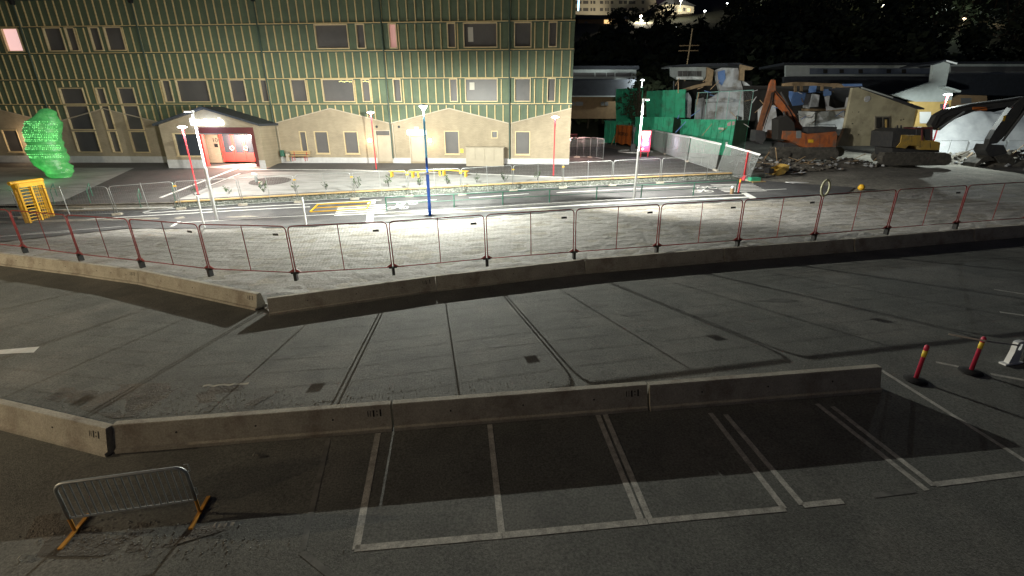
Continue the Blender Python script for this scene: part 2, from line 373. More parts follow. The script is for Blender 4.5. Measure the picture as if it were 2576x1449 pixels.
for cx, cy, rx, ry in ((1500, 768, .5, .16), (1590, 792, .35, .12), (1775, 795, .45, .14), (1960, 757, .6, .16), (1690, 745, .3, .1), (1250, 870, .3, .1), (700, 900, .4, .12)):
    c = LOT(cx, cy); mark([(c.x + rx * random.uniform(.5, 1.2) * math.cos(t * .449), c.y + ry * random.uniform(.5, 1.3) * math.sin(t * .449)) for t in range(14)], 'stain', .004, lz, 'oil_stain')
# gravel spilled on the lot and loose stones
def spill(pts, name, m='gravel', n=0):
    q = [LOT(*p) for p in pts]
    return struct(name, drape([p[:2] for p in q], lz, -.006, .2, .018, 4), m)
M['spilldirt'] = mat('spilled_dirt', (.125, .115, .1), .95, (.085, .078, .068), 3, 1, 22, c3=(.17, .15, .125), s3=1.2)
spill([(60, 985), (260, 968), (480, 962), (640, 966), (705, 985), (640, 1020), (430, 1046), (285, 1052), (150, 1015)], 'dirt_spill', 'spilldirt')
spill([(40, 1400), (90, 1300), (150, 1290), (400, 1320), (560, 1312), (580, 1330), (430, 1375), (250, 1400)], 'dirt_spill', 'spilldirt')
pb = MB()
for i in range(4500):
    t = random.random()
    x = random.uniform(-26, 27); y0 = pbar(x); y1 = ([(p.y + (q.y - p.y) * (x - p.x) / (q.x - p.x)) for p, q in zip(re_, re_[1:]) if p.x <= x <= q.x] or [re_[-1].y])[0]; y = y0 + .15 + (y1 - y0 - .2) * random.random() ** 1.4
    r = random.choice((.015, .018, .022, .03)) * random.uniform(.7, 1.3)
    pb.blob((x, y, h(x, y) + .03), r, r, r * .7)
o = pb.build('loose_stones', 'stone'); tag(o, 'loose pale stones scattered over the gravel strip behind the red fence', 'stones', kind='stuff')
pb = MB()
for i in range(900):
    px, py = random.choice(((random.gauss(470, 130), random.gauss(1010, 22)), (random.uniform(300, 2100), None), (random.gauss(380, 140), random.gauss(1360, 30))))
    if py is None: py = 1062 - .0735 * (px - 288) - 6 - abs(random.gauss(0, 14))
    p = LOT(px, py); r = random.uniform(.006, .018)
    pb.blob((p.x, p.y, lotz(p.x) + r * .5), r, r, r * .7)
o = pb.build('grit', 'stone'); tag(o, 'grit and pebbles strewn on the parking lot along the near barrier', 'grit', kind='stuff')

# ================================================================== LOW WALL, STAIRS
wa, wb = Vector((*WALL[1], 0)), Vector((*WALL[2], 0)); wl = (wb - wa).length; wang = math.atan2(wb.y - wa.y, wb.x - wa.x)
wall = thing('retaining_wall', 'long low rough stone retaining wall with timber capping in front of the paved square', 'wall', (wa.x, wa.y, h(wa.x, wa.y)), wang)
def wz(t): p = wa + (wb - wa) * (t / wl); return h(p.x, p.y) - h(wa.x, wa.y)
mb = MB(); n = 34
for i in range(n):
    a, b = wl * i / n, wl * (i + 1) / n
    mb.face([(a, 0, wz(a) - .05), (b, 0, wz(b) - .05), (b, 0, wz(b) + .5), (a, 0, wz(a) + .5)]); mb.face([(a, 0, wz(a) + .5), (b, 0, wz(b) + .5), (b, .3, wz(b) + .5), (a, .3, wz(a) + .5)])
mb.build('core', 'gabion', wall)
st = [MB() for _ in range(3)]
for i in range(2500):
    t = random.uniform(.05, wl - .05); z = wz(t) + random.uniform(.03, .47); r = random.uniform(.05, .1)
    st[i % 3].blob((t, -.005, z), r, .035, r * .7)
for s_, c in zip(st, ((.24, .26, .23), (.13, .15, .125), (.34, .35, .32))):
    o = stuff(s_.build('wall_stones', mat('wall_stone', c, .9, tuple(x * .7 for x in c), 8), wall))
for i in range(9):
    a, b = wl * i / 9 + .01, wl * (i + 1) / 9 - .01
    MB().bar((a, .06, wz(a) + .545), (b, .06, wz(b) + .545), .3, .08).build('timber_cap', 'wood', wall)
MB().box(-.12, .0, -.05, 0, 1.6, .6).build('end_stone', 'gabion', wall)
MB().box(wl - .05, .02, wz(wl) - .1, wl + 3.2, .5, wz(wl) + .42).build('end_stone', 'gabion', wall)
stairs = thing('stone_stairs', 'three wide pale stone steps beside the yellow turnstile', 'stairs', (_a.x - .2, _a.y - .2, h(_a.x - .2, _a.y)))
for i in range(3):
    z0 = lambda x: h(x + _a.x - .2, _a.y) - h(_a.x - .2, _a.y)
    mb = MB(); y0 = .0 + .34 * i; nseg = 8
    for k in range(nseg):
        a, b = -9.2 + 9.2 * k / nseg, -9.2 + 9.2 * (k + 1) / nseg
        mb.face([(a, y0, z0(a) - .1), (b, y0, z0(b) - .1), (b, y0, z0(b) + .17 * (i + 1)), (a, y0, z0(a) + .17 * (i + 1))])
        mb.face([(a, y0, z0(a) + .17 * (i + 1)), (b, y0, z0(b) + .17 * (i + 1)), (b, y0 + .5, z0(b) + .17 * (i + 1)), (a, y0 + .5, z0(a) + .17 * (i + 1))])
    mb.build('step', 'kerb', stairs)
    MB().bar((-9.2, y0 - .01, z0(-9.2) + .17 * (i + 1) + .004), (0, y0 - .01, .17 * (i + 1) + .004), .09, .03).build('nosing', 'line', stairs)
lw = thing('garden_kerb', 'low stone kerb at the far left edge of the paving behind the turnstile', 'kerb', (-42, _a.y, h(-42, _a.y)))
MB().prism_x([(0, -.3), (.3, -.3), (.3, .45), (0, .45)], -30, 11).build('stone', 'gabion', lw)

# ================================================================== CONCRETE BARRIERS
def barrier(a, b, label, group, marks=(), hgt=.52, near=False):
    """one precast element from a to b along its centre line (points at top height)"""
    d = b - a; L = math.hypot(d.x, d.y); t = thing('concrete_barrier', label, 'barrier', (a.x, a.y, a.z - hgt), math.atan2(d.y, d.x), group, -math.atan2(d.z, L))
    g = .02; t.rotation_euler.z += random.uniform(-.004, .004); t.location.y += random.uniform(-.015, .015)
    prof = [(-.225, 0), (.225, 0), (.225, .07), (.17, .085), (.075, hgt - .012), (.062, hgt), (-.062, hgt), (-.075, hgt - .012), (-.17, .085), (-.225, .07)]
    MB().prism_x(prof, g, L - g).build('body', 'concrete', t)
    for k in range(3):                          # lifting bolt holes
        x = L * (.22 + .28 * k); y = -.12 - .1 * (hgt - .5) / .73
        MB().tube([(x, -.13, .3), (x, -.09, .3)], .018, 8).build('bolt_hole', 'dark', t)
    if marks:
        sl = (.17 - .075) / (hgt - .097)
        def fy(z): return -(.17 - sl * (z - .085)) - .004
        mb = MB()
        for x0, x1, z0, z1 in marks: mb.face([(L + x0, fy(z0), z0), (L + x1, fy(z0), z0), (L + x1, fy(z1), z1), (L + x0, fy(z1), z1)])
        o = mb.build('stencil_mark', 'black', t); o['label'] = 'faded black stencilled mark at the end of the element'
    return t
MK = [(-.36, -.33, .3, .43), (-.29, -.27, .39, .42), (-.29, -.27, .32, .35), (-.23, -.20, .3, .44), (-.46, -.445, .31, .42), (-.41, -.40, .31, .42)]
fn_ = ['far concrete barrier element beyond the left picture edge', 'far concrete barrier element at the left picture edge', 'short far concrete barrier element left of the bend', 'far concrete barrier element ending at the bend', None,
       'far concrete barrier element starting right of the bend', 'second far concrete barrier element right of the bend', 'third far concrete barrier element right of the bend under the red fence', 'fourth far concrete barrier element right of the bend', 'fifth far concrete barrier element right of the bend', 'farthest right far concrete barrier element at the picture edge']
for i, (a, b) in enumerate(zip(BW, BW[1:])):
    if fn_[i]: barrier(a, b, fn_[i], 'far row of concrete barriers', MK if i in (2, 3, 5) else ())
NB = [LOT(a, b, .52) for a, b in [(-260, 950), (275, 1076), (287, 1064), (987, 1012), (1630, 964), (2213, 918)]]
nn = ['near concrete barrier element angled away at the left picture edge', None, 'near concrete barrier element with black stencil right of the bend', 'middle near concrete barrier element above the dark parking bays', 'last near concrete barrier element ending before the red marker posts']
for i, (a, b) in enumerate(zip(NB, NB[1:])):
    if nn[i]: barrier(a, b, nn[i], 'near row of concrete barriers', MK if i in (0, 2, 3) else ())

# ================================================================== FENCE PANELS
def rounded(w_, h_, r, z0=0, n=4):
    p = []
    for cx, cz, a0 in ((r, z0 + h_ - r, 90), (w_ - r, z0 + h_ - r, 0)):
        rng = range(n + 1)
        for k in rng:
            a = R(180 - 90 * k / n) if cx == r else R(90 - 90 * k / n); p.append((cx + r * math.cos(a), 0, cz + r * math.sin(a)))
    return [(0, 0, z0)] + p + [(w_, 0, z0)]
def panel_meshes(tag_, w_, h_, m, wire_m, z0=.1, dx=.06, dz=.13, wr=.0026, r=.021, legs=.0):
    fr = MB(); fr.tube(rounded(w_, h_, .16, z0 - legs), r, 6); fr.tube([(0, 0, z0), (w_, 0, z0)], r * .9, 6)
    md = MB(); md.tube([(w_ / 2, 0, z0), (w_ / 2, 0, z0 + h_)], r * .75, 5)
    wi = MB(); x = dx
    while x < w_ - dx * .5: wi.tube([(x, .004, z0), (x, .004, z0 + h_ - .02)], wr, 3, cap=False); x += dx
    z = z0 + dz
    while z < z0 + h_ - .05: wi.tube([(.02, -.004, z), (w_ - .02, -.004, z)], wr, 3, cap=False); z += dz
    return fr.mesh(tag_ + '_frame', m, True), md.mesh(tag_ + '_bar', m), wi.mesh(tag_ + '_wire', wire_m)
RW, RH = 3.45, 1.66
rf, rm, rw = panel_meshes('red_panel', RW - .08, RH, 'redtube', 'dark', .17, .05, .15, .0026)
foot_me = MB().box(-.05, -.09, -.12, .05, .09, .17).box(-.14, -.03, .13, .14, .03, .19).mesh('clamp', 'black')
plate_me = MB().box(RW - .54, -.03, 1.5, RW - .33, -.024, 1.575).mesh('plate', 'dark')
gus_me = MB().prism_y([(0, .17), (.2, .17), (0, .31)], -.015, .015).mesh('gusset', 'redtube')
gus_mb = MB().prism_y([(RW - .08, .17), (RW - .08, .31), (RW - .28, .17)], -.015, .015).mesh('gusset', 'redtube')
RJ = [(-90, 612), (63, 630), (203, 649), (357, 666), (529, 687), (744.5, 697), (990, 683), (1225, 661), (1444, 644), (1652, 629), (1855, 614.5), (2047, 599.5), (2230, 583), (2403, 570), (2580, 557)]
RJw = [LOT(a, b, .5) for a, b in RJ]
where = ['at the left picture edge', 'second from the left picture edge', 'third from the left picture edge', 'left of the bend in the barrier', 'passing behind the bend in the barrier', 'first one wholly right of the bend', 'in front of the yellow steel frame', 'in front of the blue lamp post', 'just right of the blue lamp post', 'in front of the right white lamp post', 'below the red marker post by the crossing', 'left of the hanging pale ring', 'right of the hanging pale ring', 'in front of the yellow excavator', 'at the right picture edge']
for i, (a, b) in enumerate(zip(RJw, RJw[1:])):
    d = b - a; L = math.hypot(d.x, d.y); sc = L / RW
    t = thing('red_fence_panel', 'red tube fence panel on the far barrier, ' + where[i], 'fence', a, math.atan2(d.y, d.x), 'red fence panels on the far barrier', -math.atan2(d.z, L))
    for nm, me in (('frame', rf), ('middle_bar', rm), ('wire_mesh', rw), ('gusset', gus_me), ('gusset', gus_mb)):
        o = link(nm, me, t); o.location.x = .04; o.scale.x = sc
        if nm == 'wire_mesh': stuff(o)
    link('clamp_foot', foot_me, t)
    if i in (3, 4, 5, 6, 7, 8, 9, 10, 12): o = link('name_plate', plate_me, t); o.scale.x = sc
# galvanised row in front of the low wall
GWd, GH = 3.45, 1.95
gf, gm, gw = panel_meshes('galv_panel', GWd - .1, GH, 'galv', 'galv', .12, .1, .25, .002, .021, .1)
block_me = MB().box(-.32, -.12, 0, .32, .12, .14, .04).mesh('block', M['concrete'])
bracket_me = MB().box(-.09, -.05, 1.62, .09, .05, 1.7).mesh('bracket', 'yellow')
GJ = [(-130, 556), (60, 549), (296, 541), (457, 527), (612, 517), (752, 510), (893, 502), (1030, 495.5), (1163, 491), (1292, 481.5), (1416, 474), (1540, 468.5), (1660, 461.5), (1778, 456.5)]
GJw = [TER(a, b, .06) for a, b in GJ]
gl = ['behind the turnstile at the left edge', 'right behind the yellow turnstile', 'crossing the stone steps', 'in front of the left end of the low wall', 'behind the left white lamp post', 'in front of the round play spot', 'behind the yellow steel frame', 'left of the red lamp post in the middle', 'left of the blue lamp post', 'right of the blue lamp post', 'in front of the far right red lamp post', 'left of the right white lamp post', 'behind the right white lamp post']
for i, (a, b) in enumerate(zip(GJw, GJw[1:])):
    d = b - a; L = math.hypot(d.x, d.y); sc = L / GWd
    t = thing('steel_fence_panel', 'galvanised mesh fence panel ' + gl[i], 'fence', a, math.atan2(d.y, d.x), 'galvanised fence panels along the low wall', -math.atan2(d.z, L))
    for nm, me in (('frame', gf), ('middle_bar', gm), ('wire_mesh', gw)):
        o = link(nm, me, t); o.location.x = .05; o.scale.x = sc
        if nm == 'wire_mesh': stuff(o)
    link('foot_block', block_me, t)
    if i in (3, 5, 6, 7, 8, 9, 10): link('clamp', bracket_me, t)
# screened fence running back towards the containers
SJ = [TER(1884, 457, .02), TER(1800, 430, .02), TER(1728, 407, .02), TER(1672, 388, .02), TER(1632, 372, .02)]
sf, sm, sw = panel_meshes('screen_panel', GWd - .1, 2.15, 'galv', 'galv', .06, .032, .05, .0065, .025)
M['net'] = None
sl_ = ['nearest the red board', 'second from the red board', 'third from the red board', 'farthest, beside the lit poster']
for i, (a, b) in enumerate(zip(SJ, SJ[1:])):
    d = b - a; L = math.hypot(d.x, d.y); sc = L / GWd
    t = thing('screen_fence_panel', 'densely netted fence panel with white top rail, ' + sl_[i], 'fence', a, math.atan2(d.y, d.x), 'netted fence panels towards the containers', -math.atan2(d.z, L))
    for nm, me in (('frame', sf), ('middle_bar', sm), ('netting', sw)):
        o = link(nm, me, t); o.location.x = .05; o.scale.x = sc
        if nm == 'netting': stuff(o)
    MB().bar((0, -.04, 2.2), (L, -.04, 2.2), .1, .13).build('top_rail', 'whitepaint', t); link('foot_block', block_me, t)
# green railing along the cycle path
gr = [TER(a, b) for a, b in [(973, 533), (1076, 527), (1140, 522.5), (1262, 517.5), (1382, 511.5), (1403, 508), (1517, 503.5), (1630, 497.5), (1743, 492), (1851, 486), (1958, 481)]]
gr = [TER(a, b) for a, b in [(973, 533), (1143, 524), (1265, 518), (1382, 512), (1500, 505), (1612, 500), (1743, 494), (1851, 487)]]
t = thing('green_railing', 'dark green pipe railing along the cycle path behind the blue lamp post', 'railing', gr[0])
for a in gr:
    MB().tube([a, a + Vector((0, 0, 1.0))], .045, 8).build('post', 'railgreen', t, world=True)
for a, b in zip(gr, gr[1:]):
    MB().tube([a + Vector((0, 0, .98)), b + Vector((0, 0, .98))], .03, 6).build('top_rail', 'railgreen', t, world=True)
    MB().tube([a + Vector((0, 0, .55)), b + Vector((0, 0, .55))], .02, 6).build('middle_rail', 'railgreen', t, world=True)
# ================================================================== THE SCHOOL-LIKE BLOCK
A = Vector((4.8, 40.0)); U = Vector((-48.9, 3.1)).normalized(); NRM = Vector((-U.y, U.x)); NRM = NRM if NRM.y < 0 else -NRM
FA = math.atan2(-U.y, -U.x); ZB = 1.9; KF = 1.1     # measured at 40 m, the block stands at 44 m
def fac(s, off, z):                             # facade coordinates to world
    p = A + U * s + NRM * off; return Vector((p.x * KF, p.y * KF, CAM_H + (z - CAM_H) * KF))
bld = thing('panel_building', 'large green panelled building with pale battens above a zigzag brick ground floor', 'building', fac(0, 0, ZB), FA); bld.scale = (KF,) * 3
SMAX = 70.0
def zig(s): return 6.16 - 1.17 * (1 - abs(((s / 10.0) % 1) * 2 - 1)) if True else 0
def zz(s): f = (s % 10) / 10; return 6.16 - 1.17 * (1 - abs(2 * f - 1))
# windows: (s_left, s_right, z_top, z_bottom, kind)
UP, MI = (12.36, 10.60), (8.42, 6.68)
W = []
for a, b in ((20.45, 17.75), (17.12, 16.4), (9.87, 9.2), (8.6, 5.95), (4.65, 3.3), (2.0, 1.33), (43.25, 41.65), (41.35, 40.5), (39.3, 38.4), (38.0, 36.45)): W.append((a, b, *UP, 'n'))
W.append((14.5, 13.85, *UP, 'dim')); W.append((46.6, 44.95 - .0, *UP, 'lit'))
W[-1] = (46.9, 45.4, *UP, 'lit')
for a, b in ((23.1, 21.75), (20.45, 17.75), (17.12, 16.4), (14.5, 13.83), (9.87, 9.2), (8.6, 5.95), (4.62, 3.3), (2.0, 1.33), (34.2, 33.4), (32.95, 30.15), (28.35, 26.95), (25.72, 24.95 + .1)): W.append((a, b, *MI, 'n'))
for a, b in ((43.5, 41.3), (40.22, 39.38), (38.27, 36.75)):
    W += [(a, b, 7.84, 6.52, 's'), (a, b, 6.45, 4.45, 's'), (a, b, 4.36, 2.56, 's')]
for a, b, t_, b_ in ((50.2, 48.7, 4.46, 2.55), (23.02, 22.4, 4.38, 2.66), (21.72, 20.5, 4.38, 2.55), (19.15, 17.9, 4.38, 2.55), (10.5, 9.25, 4.44, 2.55), (6.53, 6.0, 4.45, 3.85), (4.55, 3.3, 4.42, 2.55)): W.append((a, b, t_, b_, 'g'))
DOORS = [(16.3, 15.15, 4.42, 1.93), (13.42, 12.25, 4.05, 1.93)]
# brick wall with real openings
cuts = sorted({0, SMAX, *[i * 5.0 for i in range(15)], *[x for q in W for x in q[:2] if q[3] < 6.2], *[x for q in DOORS for x in q[:2]]})
mb = MB()
for a, b in zip(cuts, cuts[1:]):
    m_ = (a + b) / 2; holes = sorted([(q[3], q[2]) for q in W + [(*d, 'd') for d in DOORS] if q[1] <= m_ <= q[0] and q[3] < 6.2])
    z = ZB - .3
    for lo, hi in holes:
        mb.face([(-b, 0, z - ZB), (-a, 0, z - ZB), (-a, 0, lo - ZB), (-b, 0, lo - ZB)]); z = hi
    if z < min(zz(a + .001), zz(b - .001)) + .9:
        mb.face([(-b, 0, z - ZB), (-a, 0, z - ZB), (-a, 0, max(z, zz(a + 1e-4)) - ZB), (-b, 0, max(z, zz(b - 1e-4)) - ZB)])
mb.build('brick_wall', 'brick', bld)
# dark core behind everything, roof parapet
MB().box(-SMAX, .3, -1, -.02, 18, 14.6).build('core', 'panelg2', bld)
MB().box(-SMAX, -.16, 14.45, .1, 18.2, 14.9).build('roof_edge', 'roofdark', bld)
# copings along the zigzag
for i in range(14):
    a, b = i * 5.0, i * 5.0 + 5
    MB().bar((-a, -.03, zz(a + 1e-4) + .03 - ZB), (-b, -.03, zz(b - 1e-4) + .03 - ZB), .1, .07).build('coping', 'doorbeige', bld)
# ledges
LEDGE = [6.55, 8.48, 10.48, 12.43, 14.38]
for z in LEDGE:
    MB().box(-SMAX, -.12, z - .045 - ZB, 0.03, .02, z + .015 - ZB).build('ledge', 'batten', bld)
    MB().box(-SMAX, -.09, z - .13 - ZB, 0.02, .02, z - .047 - ZB).build('ledge_shadow_rail', 'pipe', bld)  # dark strip below each ledge, its shade put into the colour
# panels and battens, one by one
BS = 10 / 15
def win_at(s0, s1, z0, z1):
    return [q for q in W if q[1] < s1 - .08 and q[0] > s0 + .08 and q[3] < z1 - .05 and q[2] > z0 + .05]
unit_panel = [MB().box(0, 0, 0, 1, .04, 1).mesh('panel_%d' % k, m) for k, m in enumerate(('panelg', 'panelg2'))]
unit_batten = MB().box(-.5, -1, 0, .5, 0, 1).mesh('batten', 'batten')
rest_p, rest_b = MB(), MB(); npan = nbat = 0
rows = list(zip([None] + LEDGE[:-1], LEDGE))
for i in range(int(SMAX / BS)):
    s0, s1 = i * BS, (i + 1) * BS
    for r, (z0, z1) in enumerate(rows):
        jit = (.0, .13, .05, .18, .09)[r]
        if z0 is None: a0, a1 = zz(s0 + 1e-4) + .05, zz(s1 - 1e-4) + .05
        else: a0 = a1 = z0 + .015
        top = z1 - .13
        segs = [(a0, a1, top)]
        wn = win_at(s0, s1, min(a0, a1), top)
        wl_ = [q for q in wn]
        if wl_:
            # the panel keeps only what the windows leave free, cut at the window edges
            cutx = sorted({s0, s1, *[x for q in wl_ for x in q[:2] if s0 < x < s1]})
            for ca, cb in zip(cutx, cutx[1:]):
                m_ = (ca + cb) / 2; z = a0 + (a1 - a0) * (m_ - s0) / BS
                for lo, hi in sorted([(q[3], q[2]) for q in wl_ if q[1] <= m_ <= q[0]]) + [(top, top)]:
                    if lo - z > .02: rest_p.box(-cb, 0, z - ZB, -ca, .04, min(lo, top) - ZB)
                    z = max(z, hi)
        elif z0 is None and abs(a0 - a1) > .01:
            ring_ = [(-s1, a1 - ZB), (-s0, a0 - ZB), (-s0, top - ZB), (-s1, top - ZB)]
            if npan < 300: MB().prism_y(ring_, 0, .04).build('facade_panel', 'panelg' if (i * 7 + r * 3) % 5 else 'panelg2', bld); npan += 1
            else: rest_p.prism_y(ring_, 0, .04)
        elif npan < 300:
            o = link('facade_panel', unit_panel[(i * 7 + r * 3) % 5 % 2], bld); o.location = (-s1, 0, a0 - ZB); o.scale = (BS, 1, top - a0); npan += 1
        else: rest_p.box(-s1, 0, a0 - ZB, -s0, .04, top - ZB)
        # batten at s0 + jit
        sb = s0 + jit + .2; zb0 = (zz(sb) + .06) if z0 is None else z0 + .015; zb1 = top + .09
        blk = [q for q in W if q[1] - .05 < sb < q[0] + .05 and q[3] < zb1 and q[2] > zb0]
        pieces = []; z = zb0
        for lo, hi in sorted([(q[3] - .06, q[2] + .06) for q in blk]) + [(zb1, zb1)]:
            if lo - z > .12: pieces.append((z, min(lo, zb1)))
            z = max(z, hi)
        for p0, p1 in pieces:
            if nbat < 300 and s0 < 41:
                o = link('batten', unit_batten, bld); o.location = (-sb, 0, p0 - ZB); o.scale = (.075, .085, p1 - p0); nbat += 1
            else: rest_b.box(-sb - .037, -.085, p0 - ZB, -sb + .037, 0, p1 - ZB)
stuff(rest_p.build('facade_panels', 'panelg', bld)); stuff(rest_b.build('battens', 'batten', bld))
# windows
def window(a, b, t_, b_, kind):
    fr = MB(); d = .16; wv = .07; x0, x1, z0, z1 = -a, -b, b_ - ZB, t_ - ZB
    y0 = -.1 if kind in 'nslitdim' else -.03
    fr.box(x0, y0, z0, x0 + wv, d, z1); fr.box(x1 - wv, y0, z0, x1, d, z1); fr.box(x0 + wv, y0, z1 - wv, x1 - wv, d, z1); fr.box(x0 + wv, y0 - .03, z0, x1 - wv, d, z0 + wv)
    o = fr.build('window', 'frame', bld)
    MB().box(x0 + wv, .09, z0 + wv, x1 - wv, .12, z1 - wv).build('pane', {'lit': 'pinklit', 'dim': 'pinkdim'}.get(kind, 'glass'), o)
    return o, (x0, x1, z0, z1)
for q in W:
    o, (x0, x1, z0, z1) = window(*q)
    if q[0] == 8.6:
        MB().box(x0 + .35, .075, z0 + (.45 if q[2] > 10 else .9), x0 + .75, .085, z0 + 1.45).build('paper_sheet', 'blind', o)
    if q[4] == 'g' and q[2] - q[3] > 1: MB().box(x0 - .04, -.12, z0 - .06, x1 + .04, .02, z0 - .003).build('sill', 'frame', o)
M['string'] = mat('lit_fairy_string', (1, 1, .4), .5, emit=(1, .95, .3), es=3)
o = [x for x in bld.children if x.name.startswith('window')][0]
for (xa, xb) in ((-19.0, -17.85), (-17.0, -16.5)):
    mb = MB(); k = 0
    while xa + .14 * k < xb: mb.box(xa + .14 * k, .05, 8.22 - ZB + .03 * math.sin(k * 1.7), xa + .14 * k + .09, .07, 8.25 - ZB + .03 * math.sin(k * 1.7)); k += 1
    mb.build('fairy_light_string', 'string', bld)
# doors
for i, (a, b, t_, b_) in enumerate(DOORS):
    d = MB(); d.box(-a, .06, b_ - ZB, -b, .12, t_ - ZB - (.35 if i == 0 else 0)).build('door', 'doorbeige', bld)
    fr = MB(); fr.box(-a - .08, -.04, b_ - ZB, -a, .12, t_ - ZB + .08).box(-b, -.04, b_ - ZB, -b + .08, .12, t_ - ZB + .08).box(-a, -.04, t_ - ZB, -b, .12, t_ - ZB + .08).build('door_frame', 'doorbeige', bld)
    if i == 0: MB().box(-a, .05, t_ - ZB - .33, -b, .1, t_ - ZB - .01).build('transom_pane', 'glass', bld)
    MB().tube([(-b - .12, .0, 1.05), (-b - .12, .05, 1.05)], .03, 8).build('handle', 'galv', bld)
# plinth
for a, b in ((0, 12.15), (13.5, 15.05), (16.4, 25.0), (33.4, SMAX)): MB().box(-b, -.045, -.4, -a, .0, .34).build('plinth', 'plinth', bld)
# downpipes with hoppers
for s in (5, 15, 25, 35, 45, 55):
    d = MB(); d.tube([(-s, -.14, 14.2 - ZB), (-s, -.14, 5.0 - ZB), (-s + .0, -.1, 4.8 - ZB), (-s, -.1, .3)], .065, 8); o = d.build('downpipe', 'pipe', bld)
    MB().prism_y([(-s - .17, 14.25 - ZB), (-s - .08, 13.95 - ZB), (-s + .08, 13.95 - ZB), (-s + .17, 14.25 - ZB), (-s + .17, 14.45 - ZB), (-s - .17, 14.45 - ZB)], -.3, -.02).build('hopper', 'black', o)
    MB().box(-s + .16, -.08, .35, -s + .22, -.02, 4.95 - ZB).build('cable_duct', 'doorbeige', bld)
# round vents, lit sign box above the door, number plate, small yellow notice
for s, z in ((16.2, 4.75), (14.3, 4.75)): MB().tube([(-s, -.03, z - ZB), (-s, .02, z - ZB)], .1, 12).build('vent', 'dark', bld)
sb_ = MB().box(-13.5, -.55, 4.12 - ZB, -12.0, -.06, 4.5 - ZB, .02).build('lit_sign_box', mat('lit_sign_box_face', (1, 1, 1), .5, emit=(.95, .97, 1), es=2.2), bld)
MB().box(-13.0, -.06, 4.58 - ZB, -12.62, -.01, 4.76 - ZB).build('name_plate', 'blind', bld)
MB().box(-9.18, -.05, 2.68 - ZB, -8.93, -.01, 3.0 - ZB).build('yellow_notice', mat('yellow_notice_paint', (.85, .7, .05), .5), bld)
for i, s in enumerate((16.85, 11.7, 47.6)):
    l = MB().lathe([(.05, -.16), (.14, -.12), (.16, 0), (.13, .14), (.05, .18)], 12, (-s, -.16, 3.66 - ZB)).build('wall_lamp', 'lampwarm', bld, smooth=True)
    MB().box(-s - .05, -.06, 3.5 - ZB, -s + .05, 0, 3.85 - ZB).build('lamp_bracket', 'dark', l)
    point('wall_lamp_light', fac(s, .5, 3.6), 70 if i < 2 else 160, (1, .72, .45), .15)
# ---------------- porch with gable roof
PO = 2.5
sa, sb2, spk = 33.35, 24.95, 29.2
ez, pz = 4.92, 6.12
op0, op1, opz = 30.1, 25.45, 4.2                # recessed entrance opening
po = MB()
def pf(s, z, y=-PO): return (-s, y, z - ZB)
wnA = (32.35, 30.15, 4.3, 2.52)
def ptop(s): return ez + (pz - ez) * (1 - abs(s - spk) / (sa - spk if s > spk else spk - sb2))
cs = sorted({sa, sb2, spk, op0, op1, wnA[0], wnA[1]})
for a, b in zip(cs, cs[1:]):
    m_ = (a + b) / 2
    ho = []
    if wnA[1] < m_ < wnA[0]: ho = [(wnA[3], wnA[2])]
    if op1 < m_ < op0: ho = [(ZB - .3, opz + .55)]
    z = ZB - .3
    for lo, hi in ho:
        if lo > z: po.face([pf(b, z), pf(a, z), pf(a, lo), pf(b, lo)])
        z = hi
    po.face([pf(b, z), pf(a, z), pf(a, ptop(a)), pf(b, ptop(b))])
po.face([pf(sa, ZB - .3, 0), pf(sa, ZB - .3), pf(sa, ez), pf(sa, ez, 0)]); po.face([pf(sb2, ZB - .3), pf(sb2, ZB - .3, 0), pf(sb2, ez, 0), pf(sb2, ez)])
RD = -.7                                        # depth line of the doors
po.face([pf(31.3, ZB - .1, RD + .05), pf(29.7, ZB - .1, RD + .05), pf(29.7, opz + .6, RD + .05), pf(31.3, opz + .6, RD + .05)]); po.face([pf(26.5, ZB - .1, RD + .05), pf(25.0, ZB - .1, RD + .05), pf(25.0, opz + .6, RD + .05), pf(26.5, opz + .6, RD + .05)])
po.build('porch_wall', 'brick', bld)
MB().box(-31.3, -PO + .02, opz + .55 - ZB, -25.0, 0, opz + .6 - ZB).build('porch_ceiling', 'doorbeige', bld)
rf_ = MB()
for (s0, s1) in ((sa + .25, spk), (sb2 - .25, spk)):
    z0 = ez - .07; a = (-s0, z0 - ZB); b = (-s1, pz + .03 - ZB)
    rf_.prism_y([a, b, (b[0], b[1] + .16), (a[0], a[1] + .16)] if s0 > s1 else [b, a, (a[0], a[1] + .16), (b[0], b[1] + .16)], -PO - .35, .05)
rf_.build('porch_roof', 'roofdark', bld)
MB().box(-wnA[0] + .0, -PO + .12, wnA[3] - ZB, -wnA[1], -PO + .15, wnA[2] - ZB).build('porch_pane', 'glassblue', bld)
fr = MB(); x0, x1, z0, z1 = -wnA[0], -wnA[1], wnA[3] - ZB, wnA[2] - ZB
fr.box(x0 - .02, -PO - .03, z0, x0 + .09, -PO + .12, z1).box(x1 - .09, -PO - .03, z0, x1, -PO + .12, z1).box(x0 + .09, -PO - .03, z1 - .08, x1 - .09, -PO + .12, z1).box(x0 - .05, -PO - .09, z0 - .1, x1 + .05, -PO + .12, z0 + .02).build('porch_window_frame', 'frame', bld)
for a, b in ((sa + .01, op0), (op1, sb2 - .01)): MB().box(-a, -PO - .04, -.4, -b, -PO, .3).build('plinth', 'plinth', bld)
MB().box(-op0 + .0, -PO - .1, opz - ZB, -op1, -PO + .25, opz + .55 - ZB).build('entrance_fascia', 'redwood', bld)
MB().box(-op0 - .0, -PO - .4, opz + .02 - ZB, -op1 - .5, -PO - .1, opz + .09 - ZB).build('entrance_canopy', 'galv', bld)
MB().box(-op0 + .01, -PO - .03, -.2, -op0 + .16, -PO + .3, opz - ZB).build('entrance_post', 'reddoor', bld)
